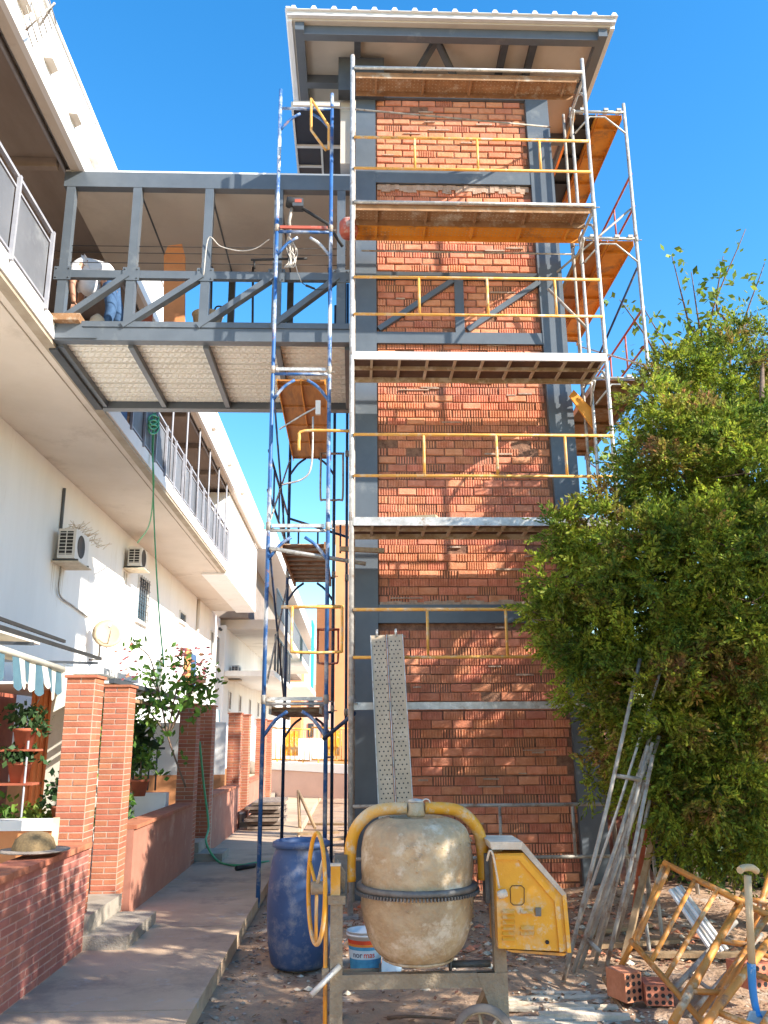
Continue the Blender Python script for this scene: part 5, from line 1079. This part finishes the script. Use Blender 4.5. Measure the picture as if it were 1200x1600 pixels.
# --- big conifer at the right
cf = thing('conifer_tree', 'large shaggy green conifer with brown dead sprays filling the right side', 'tree', (3.6, 8.0, -.1))
blobs_px = [(1130, 640, 9.7, 110), (1195, 560, 9.8, 95), (1055, 650, 8.2, 55), (1030, 715, 8.1, 75), (1110, 770, 7.9, 130), (960, 850, 7.8, 75), (895, 905, 7.7, 52), (1010, 930, 7.7, 120), (1160, 930, 7.5, 150),
            (905, 985, 7.7, 62), (960, 1020, 7.7, 75), (1060, 1060, 7.6, 125), (1185, 1100, 7.5, 140), (985, 1130, 7.8, 62), (1090, 1190, 7.5, 100), (1190, 1240, 7.5, 90), (1010, 1230, 7.7, 50), (1220, 760, 7.8, 130), (1060, 1280, 7.7, 40), (1130, 1300, 7.6, 45),
            (875, 830, 7.8, 22), (855, 960, 7.7, 28), (1005, 610, 8.3, 28), (945, 1160, 7.8, 28), (1185, 490, 9.9, 34), (1060, 580, 9.4, 45), (960, 770, 7.9, 30), (940, 1080, 7.7, 50), (925, 1215, 7.9, 26), (1150, 1010, 7.2, 100), (1080, 880, 7.4, 90)]
bl = [(np.array(at(x, y, Y=Y)), r*Y/1290.0) for x, y, Y, r in blobs_px]
for (x, y, z, r) in ((4.7, 8.0, 3.6, .9), (5.0, 8.0, 2.2, 1.0), (4.6, 9.2, 2.9, .8), (4.2, 8.8, 1.6, .8), (4.9, 9.4, 4.6, .9)): bl.append((np.array((x, y, z)), r))
rg = np.random.default_rng(21); TC = []; TR = []; TO = []
tot = sum(r**2 for c, r in bl)
for c, r in bl:                 # tufts spread through the crown, denser towards its outside
    k = int(2900*r**2/tot)+6
    d = rg.normal(0, 1, (k, 3)); d /= np.linalg.norm(d, axis=1)[:, None]; q = c+d*(r*(.45+.55*rg.random(k)**.5))[:, None]
    wob = vnoise(q[:, 0]*2.3+7, q[:, 2]*2.3+3, 5)+vnoise(q[:, 1]*2.5+1, q[:, 2]*3.1, 8); wob2 = vnoise(q[:, 0]*1.1+31, q[:, 2]*1.3+11, 15); keep = (wob > .50) & (wob2 > .24)
    TC.append(q[keep]); TO.append(d[keep])
TC = np.concatenate(TC); TO = np.concatenate(TO); nT = len(TC); PS = 10
idx = np.repeat(np.arange(nT), PS); n = len(idx)
base_d = TO[idx]*.9+rg.normal(0, .75, (n, 3))+np.array([0, 0, .25]); base_d /= np.linalg.norm(base_d, axis=1)[:, None]
C_ = TC[idx]+base_d*(.03+.05*rg.random(n))[:, None]; O_ = base_d; NF = 18
side = np.cross(base_d, rg.normal(0, 1, (n, 3))); side /= np.linalg.norm(side, axis=1)[:, None]
Ls = .155*(.6+.8*rg.random(n)); V = []
for k in range(NF):            # each spray: a flat feather of scale-like leaflets along a stem
    t = k/(NF-1); sgn = 1 if k % 2 else -1; o = C_+base_d*(Ls*t)[:, None]+np.array([0, 0, -.03])*t*t+rg.normal(0, .005, (n, 3))
    dd = base_d*(.85+.3*t)+side*sgn*(.85-.5*t)+np.array([0, 0, -.10])+rg.normal(0, .15, (n, 3)); dd /= np.linalg.norm(dd, axis=1)[:, None]
    nn = np.cross(dd, base_d+rg.normal(0, .3, (n, 3))); nn /= np.linalg.norm(nn, axis=1)[:, None]+1e-9; nn = np.cross(dd, nn)
    ln = (Ls*(.34-.15*t))[:, None]; wd_ = .0078+.004*rg.random((n, 1))
    V.append(np.stack([o, o+dd*ln*.5+nn*wd_, o+dd*ln, o+dd*ln*.5-nn*wd_], 1))
V = np.stack(V, 1).reshape(-1, 3); crown = np_part('crown', V, np.arange(len(V)).reshape(-1, 4), M['conifer'], cf); crown['kind'] = 'stuff'
print('conifer quads', len(V)//4)
part('trunk', MB().tube(bez([(4.3, 8.2, -.2), (4.25, 8.2, 1.2), (4.35, 8.3, 2.4), (4.4, 8.4, 3.2)], 4), .16, 10, taper=.04), M['bark'], cf)
for c, r in bl[:24]:
    s_ = Vector((4.3, 8.25, max(.6, c[2]-1.0-.25*abs(c[0]-4.3)))); e_ = Vector(c); md = s_.lerp(e_, .5)+Vector((0, 0, .12)); part('branch', MB().tube(bez([s_, md, e_], 4), .035, 6, taper=.008), M['bark'], cf)
tw = MB()
for i in range(260):
    k = rg.integers(0, n); p_ = Vector(C_[k]); q_ = p_-Vector(O_[k])*.35+Vector(rg.normal(0, .08, 3)); tw.tube([p_, p_.lerp(q_, .5)+Vector(rg.normal(0, .02, 3)), q_], .0045, 4)
part('twigs', tw, M['bark'], cf, kind='stuff')

# --- broad-leaved tree behind it, thin crown against the sky
def leafy_tree(name, label, base, branches, per, size, m_, spread, cat='tree', rs=3, trunk_r=.09, group=None):
    t = thing(name, label, cat, base, group); r = np.random.default_rng(rs); P_ = []
    for pts_, r0 in branches:
        c_ = bez(pts_, 6); part('branch', MB().tube(c_, r0, 6, taper=.006), M['bark'], t)
        m0 = len(c_)//4
        for i, q_ in enumerate(c_[m0:]):
            f_ = (i+1)/(len(c_)-m0)
            for _ in range(max(1, int(per*(1.15-.6*f_)))): P_.append(np.array(q_)+r.normal(0, spread*(1.1-.75*f_), 3))
    v, f_ = leaves(len(P_)*5, P_, size, spread*.22, .55, .25, rs); o = np_part('crown', v, f_, m_, t); o['kind'] = 'stuff'
    return t
b0_ = Vector((5.6, 12.5, 3.0)); brs = []
for tip, mid in (((1165, 358), (1110, 500)), ((1050, 400), (1075, 500)), ((1080, 425), (1095, 520)), ((968, 468), (1020, 545)), ((1130, 400), (1120, 480)), ((1195, 410), (1160, 520)), ((1005, 480), (1050, 560)), ((985, 560), (1040, 610)), ((1075, 520), (1080, 580)), ((940, 650), (1010, 690)), ((930, 720), (1000, 740)), ((915, 690), (980, 660)), ((1100, 560), (1120, 640))):
    brs.append(([b0_, at(mid[0]+20, mid[1]+70, Y=12.3), at(*mid, Y=12.0), at(*tip, Y=11.8)], .035))
leafy_tree('broadleaf_tree', 'airy yellow-green broad-leaved tree rising against the sky behind the conifer', (5.6, 12.5, -.1), brs, 2.6, .12, M['leaf'], .20, rs=5)
part('trunk', MB().tube([(5.9, 12.7, -.2), (5.7, 12.6, 1.5), tuple(b0_)], .12, 8, taper=.08), M['bark'], bpy.data.objects['broadleaf_tree'])
# trees standing to the right of the camera: they cast the dappled shade on the yard
for lab, (x, y), cr, rs in (('broad-leaved tree standing to the right of the yard', (5.3, 3.5), ((3.7, 3.5, 3.9, .85), (3.4, 2.6, 4.1, .7), (4.9, 2.5, 4.7, .8), (4.4, 5.5, 3.9, .7), (4.6, 4.2, 3.7, 1.0), (5.2, 3.3, 4.2, 1.15), (4.2, 3.6, 2.9, .75), (5.8, 4.2, 3.4, 1.0), (5.0, 2.6, 3.2, .9)), 11),
                            ('second broad-leaved tree standing beyond the right edge of the yard', (6.6, 5.6), ((5.7, 5.5, 3.2, .9), (6.6, 6.2, 4.6, 1.1), (6.2, 5.2, 4.9, .95), (6.9, 5.0, 3.7, 1.0), (5.9, 6.6, 2.2, .9)), 12)):
    t = thing('garden_tree', lab, 'tree', (x, y, -.1)); r = np.random.default_rng(rs); P_ = []
    part('trunk', MB().tube([(x, y, -.2), (x+.05, y, 1.4), (x, y+.1, 2.6)], .11, 8, taper=.07), M['bark'], t)
    for (a, b, c, rr) in cr:
        part('branch', MB().tube(bez([(x, y, 1.9), ((x+a)/2, (y+b)/2, (1.9+c)/2+.1), (a, b, c)], 4), .05, 6, taper=.012), M['bark'], t)
        d = r.normal(0, 1, (60, 3)); d /= np.linalg.norm(d, axis=1)[:, None]; P_ += list(np.array((a, b, c))+d*(rr*r.random((60, 1))**.4))
    v, f_ = leaves(16000 if rs == 11 else 8000, P_, .10, .08, .55, .2, rs); o = np_part('crown', v, f_, M['leaf'], t); o['kind'] = 'stuff'
# dark shrubs and hedge behind the conifer's foot, closing the view on the right
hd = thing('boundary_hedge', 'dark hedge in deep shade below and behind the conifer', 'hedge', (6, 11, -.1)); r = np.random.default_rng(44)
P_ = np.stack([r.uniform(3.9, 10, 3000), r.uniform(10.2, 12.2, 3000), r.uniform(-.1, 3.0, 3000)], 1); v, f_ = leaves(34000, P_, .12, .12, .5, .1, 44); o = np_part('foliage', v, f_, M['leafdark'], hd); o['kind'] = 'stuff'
fw = thing('boundary_wall', 'low brick boundary wall in the shade behind the conifer', 'wall', (7, 13, 0)); part('wall', bx(3.5, 14, 13.4, 13.6, -.2, 2.0), M['pinkrender'], fw)

# --- garden plants on the left
def potted(x, y, z, lab, h=.3, r=.16, m_=None, n=260, size=.07, pot=True, seed=1, group='potted plants in the gardens'):
    t = thing('potted_plant', lab, 'plant', (x, y, z), group)
    if pot:
        part('pot', MB().lathe([(0, 0), (.075, 0), (.11, .17), (.118, .17), (.118, .20), (.10, .20), (.095, .17), (0, .16)], (x, y, z), 18), M['terracotta'], t); z += .2
    rg_ = np.random.default_rng(seed); P_ = np.array((x, y, z+h*.5))+rg_.normal(0, 1, (40, 3))*np.array((r*.6, r*.6, h*.33)); v, f_ = leaves(n, P_, size, .03, .6, .1, seed)
    np_part('foliage', v, f_, m_ or M['leafdark'], t)
    part('stem', MB().tube([(x, y, z-.04), (x, y, z+h*.5)], .010, 5), M['bark'], t); return t
st = thing('plant_stand', 'white metal plant stand with two shelves at the left edge', 'stand', (-3.35, 8.95, .12))
for x in (-3.5, -3.2): part('leg', MB().tube([(x, 8.86, .1), (x, 8.86, 1.62)], .011, 5), M['railwhite'], st)
for z in (1.22, 1.54): part('shelf', bx(-3.52, -3.12, 8.84, 9.1, z-.02, z), M['terracotta'], st)
for i, (x, y, z, h, rr, m_, lab) in enumerate(((-3.28, 8.97, 1.54, .2, .17, 'leafdark', 'dark leafy pot on the top shelf of the white plant stand'), (-3.30, 8.97, 1.22, .14, .15, 'leafdark', 'terracotta pot on the lower shelf of the white plant stand'),
        (-3.5, 9.1, .75, .22, .2, 'leafbright', 'green potted plant low behind the white planter top, at the left edge'), (-3.12, 9.1, .72, .25, .2, 'leaf', 'light green potted plant under the plant stand'),
        (-3.05, 10.2, 1.25, .6, .22, 'leaf', 'tall sparse plant against the orange curtain'), (-2.85, 9.0, .8, .2, .16, 'leafdark', 'dark shiny plant beside the nearest pillar'),
        (-3.55, 8.4, 1.6, .35, .16, 'leafdark', 'thin shrub hanging in at the left edge under the awning'), (-2.62, 10.3, .72, .35, .16, 'leafbright', 'bright green plant on the white planter between the pillars'),
        (-2.55, 9.6, .70, .22, .15, 'leafdark', 'dark variegated plant spilling over the white planter'), (-2.66, 11.3, .95, .45, .2, 'leafbright', 'yellow-green plant beside the shaded pillar'),
        (-2.85, 11.6, 1.35, .5, .22, 'leafdark', 'large leaved rubber plant in the second garden'), (-3.3, 11.8, 1.6, .3, .16, 'petal', 'pot with pink flowers high on the second garden wall'))):
    potted(x, y, z, lab, h, rr, M[m_], 260 if m_ != 'petal' else 200, .075 if 'rubber' not in lab else .16, pot=(i in (0, 1, 5, 9)), seed=60+i)
solo('green_bottle', MB().lathe([(0, 0), (.05, 0), (.05, .16), (.02, .2), (.02, .24), (0, .24)], (-2.95, 9.4, 1.35), 12), M['turquoise'], 'turquoise green bottle hanging behind the nearest pillar', 'bottle')
# bougainvillea-like climber over the second garden
cb = []
for pts_ in (((290, 1230), (262, 1150), (250, 1090), (225, 1040)), ((262, 1150), (250, 1090), (235, 1030), (215, 1010)), ((262, 1150), (275, 1080), (285, 1055), (300, 1030)), ((262, 1150), (290, 1090), (310, 1062), (338, 1050)), ((262, 1150), (240, 1120), (222, 1100), (205, 1095)), ((262, 1150), (300, 1080), (318, 1070), (325, 1085))):
    cb.append(([at(x, y, Y=10.9) for x, y in pts_], .012))
leafy_tree('flowering_climber', 'sparse flowering climber arching over the second garden above the pillars', tuple(at(285, 1300, Y=10.9)), cb, 2.2, .10, M['leafbright'], .15, 'climber', 9)
fl = MB()
for _ in range(70):
    p_ = at(random.choice((276, 285, 290, 313, 318, 200))+random.gauss(0, 7), random.choice((1020, 1030, 1052, 1060))+random.gauss(0, 8), Y=10.8); s = .035
    fl.add([p_, p_+Vector((s, random.uniform(-s, s), s*.5)), p_+Vector((0, s*.4, s)), p_+Vector((-s*.7, 0, s*.3))], [(0, 1, 2, 3)])
part('petals', fl, M['petal'], bpy.data.objects['flowering_climber'], kind='stuff')
gate = thing('garden_gate', 'dark green garden gate bars in the second garden', 'gate', (-2.9, 12.2, .9))
for k in range(8): part('bar', MB().tube([(-3.35+k*.1, 12.15, .97), (-3.35+k*.1, 12.15, 1.5)], .012, 5), M['steeldark'], gate)
part('top_bar', bx(-3.4, -2.55, 12.13, 12.17, 1.5, 1.53), M['steeldark'], gate)
# TV antenna above the fascia
an = thing('tv_antenna', 'thin television antenna sticking out over the white roof edge', 'antenna', (-3.4, 8.3, 9.5))
A0, A1 = at(40, 47, X=-3.45), at(85, 5, X=-3.2)
part('boom', MB().tube([A0, A1], .010, 5), M['tubegrey'], an)
for k in range(6):
    c_ = A0.lerp(A1, (k+.3)/6); part('element', MB().tube([c_+Vector((-.02, -.14, .10)), c_+Vector((.02, .14, -.10))], .007, 4), M['tubegrey'], an)
part('mast', MB().tube([A1, A1+Vector((-.3, .4, .1)), (-3.75, A1.y+.5, 9.95)], .014, 5), M['tubegrey'], an)
# laundry / coloured things on the gallery far off
for i, (y, z, mm, lab) in enumerate(((28.6, 3.4, 'orangecloth', 'small orange cloth hanging on the white wall above the climber'), (29.6, 3.3, 'denim', 'dark blue cloth hanging on the white wall above the climber'))):
    solo('hanging_laundry', bx(-5.5, -5.46, y, y+.8, z, z+1.2), M[mm], lab, 'laundry', 'laundry on the far wall')

# ================================================================= THE WORKER ON THE BRIDGE
wk = thing('person', 'person in a white T-shirt and blue jeans bending over behind the bridge railing', 'person', (-3.3, 11.0, 6.84))
def skin(name, verts, edges, radii, m_, root=0, lv=2):
    me = bpy.data.meshes.new(name); b = Vector(base_of(wk)); me.from_pydata([Vector(v)-b for v in verts], edges, []); o = bpy.data.objects.new(name, me); C.objects.link(o)
    md = o.modifiers.new('s', 'SKIN')
    for i, s in enumerate(me.skin_vertices[0].data): s.radius = radii[i] if isinstance(radii[i], tuple) else (radii[i], radii[i]); s.use_root = (i == root)
    sb = o.modifiers.new('u', 'SUBSURF'); sb.levels = lv; sb.render_levels = lv; sm_ = o.modifiers.new('m', 'SMOOTH'); sm_.factor = .5; sm_.iterations = 6 if name == 'shirt' else 0
    dg = bpy.context.evaluated_depsgraph_get(); m2 = bpy.data.meshes.new_from_object(o.evaluated_get(dg)); bpy.data.objects.remove(o)
    m2.materials.clear(); m2.materials.append(m_); m2.polygons.foreach_set('use_smooth', [True]*len(m2.polygons)); o = bpy.data.objects.new(name, m2); C.objects.link(o); o.parent = wk; return o
px_, py_, pz_ = -3.36, 10.8, 7.76
verts = [(px_, py_, pz_), (px_-.12, py_, pz_+.16), (px_-.27, py_, pz_+.24), (px_-.42, py_, pz_+.20), (px_-.52, py_, pz_+.10), (px_-.60, py_, pz_-.02), (px_-.66, py_-.02, pz_-.12),
         (px_-.44, py_-.19, pz_+.12), (px_-.46, py_-.24, pz_-.16), (px_-.42, py_-.22, pz_-.42), (px_-.44, py_+.19, pz_+.12), (px_-.50, py_+.24, pz_-.16), (px_-.55, py_+.20, pz_-.40),
         (px_, py_-.10, pz_-.08), (px_+.06, py_-.12, pz_-.46), (px_-.02, py_-.12, pz_-.88), (px_, py_+.10, pz_-.08), (px_+.10, py_+.12, pz_-.46), (px_+.04, py_+.13, pz_-.88), (px_-.16, py_-.13, pz_-.90), (px_-.10, py_+.14, pz_-.90)]
edges = [(0, 1), (1, 2), (2, 3), (3, 4), (4, 5), (5, 6), (3, 7), (7, 8), (8, 9), (3, 10), (10, 11), (11, 12), (0, 13), (13, 14), (14, 15), (15, 19), (0, 16), (16, 17), (17, 18), (18, 20)]
rad = [.14, .14, .15, .15, .06, .095, .085, .06, .045, .03, .06, .045, .03, .095, .065, .042, .09, .065, .042, .035, .035] 
rad = [.14, .14, .15, .15, .06, .095, .085, .06, .045, .03, .06, .045, .03, .095, .065, .042, .095, .065, .042, .035, .035]
skin('body', verts, edges, rad, M['skin'])
sv_ = [(px_-.02, py_, pz_+.04), verts[1], verts[2], verts[3], (px_-.50, py_, pz_+.12), verts[7], (px_-.455, py_-.23, pz_-.06), verts[10], (px_-.49, py_+.23, pz_-.06), (px_-.28, py_-.05, pz_-.0), (px_-.30, py_-.05, pz_-.24)]
skin('shirt', sv_, [(0, 1), (1, 2), (2, 3), (3, 4), (3, 5), (5, 6), (3, 7), (7, 8), (2, 9), (9, 10)], [.165, .18, .20, .19, .12, .095, .075, .095, .075, .18, .17], M['cloth'])
skin('jeans', [(px_+.01, py_, pz_+.03), verts[13], verts[14], (px_-.02, py_-.12, pz_-.82), verts[16], verts[17], (px_+.04, py_+.13, pz_-.82), (px_-.04, py_, pz_+.08)], [(0, 1), (1, 2), (2, 3), (0, 4), (4, 5), (5, 6), (0, 7)], [.155, .108, .08, .062, .108, .08, .062, .15], M['denim'])
hd_c = Vector((px_-.655, py_-.01, pz_-.08))
part('hair', MB().lathe([(0, .108), (.06, .098), (.098, .05), (.108, 0), (.10, -.04)], hd_c, 20, (.5, 0, .6)), M['hair'], wk)
for s in (-1, 1): part('ear', MB().lathe([(0, -.02), (.02, -.012), (.025, 0), (.02, .012), (0, .02)], hd_c+Vector((0, s*.09, -.02)), 8, (0, 1, 0)), M['skin'], wk)
for hb, s in ((Vector(verts[9]), -1), (Vector(verts[12]), 1)):
    for k in range(4):
        o_ = Vector(((k-1.5)*.02, 0, 0)); part('finger', MB().tube([hb+o_*.8+Vector((0, 0, -.02)), hb+o_+Vector((-.005, .01, -.065-.008*(1.5-abs(k-1.5)))), hb+o_+Vector((-.02, .02, -.10))], .0095, 6, taper=.007), M['skin'], wk)
    part('thumb', MB().tube([hb+Vector((.02, 0, .0)), hb+Vector((.045, -.01, -.035)), hb+Vector((.045, .0, -.065))], .011, 6, taper=.008), M['skin'], wk)

# small site wear: plates and bolts on the bridge joints, run-off streaks under the air conditioners and sills
for x in PX:
    pl_ = part('joint_plate', bx(x-.11, x+.11, TY-.028, TY-.0215, 7.46, 7.65), M['steel'], F)
    for dx_ in (-.08, .08):
        for z_ in (7.49, 7.62): part('bolt', MB().lathe([(0, 0), (.011, 0), (.011, .008), (0, .010)], (x+dx_, TY-.028, z_), 6, (0, -1, 0)), M['steeldark'], pl_)
M['streak'] = mat('rain_streak', (.60, .56, .50), (.68, .65, .60), 9, .95, stretch=(1, 1, .1))
for (y0_, y1_, z0_, z1_) in ((15.7, 16.4, 3.9, 4.8), (20.6, 21.0, 5.0, 5.6), (22.1, 23.0, 4.1, 4.55)):
    m_ = MB()
    for _ in range(9):
        y_ = random.uniform(y0_, y1_); wd2 = random.uniform(.01, .035); ln_ = random.uniform(.4, 1)*(z1_-z0_)
        m_.add([(WX+.0015, y_-wd2, z1_), (WX+.0015, y_+wd2, z1_), (WX+.0015, y_+.004, z1_-ln_), (WX+.0015, y_-.004, z1_-ln_)], [(0, 1, 2, 3)])
    part('rain_streak', m_, M['streak'], B, kind='stuff')
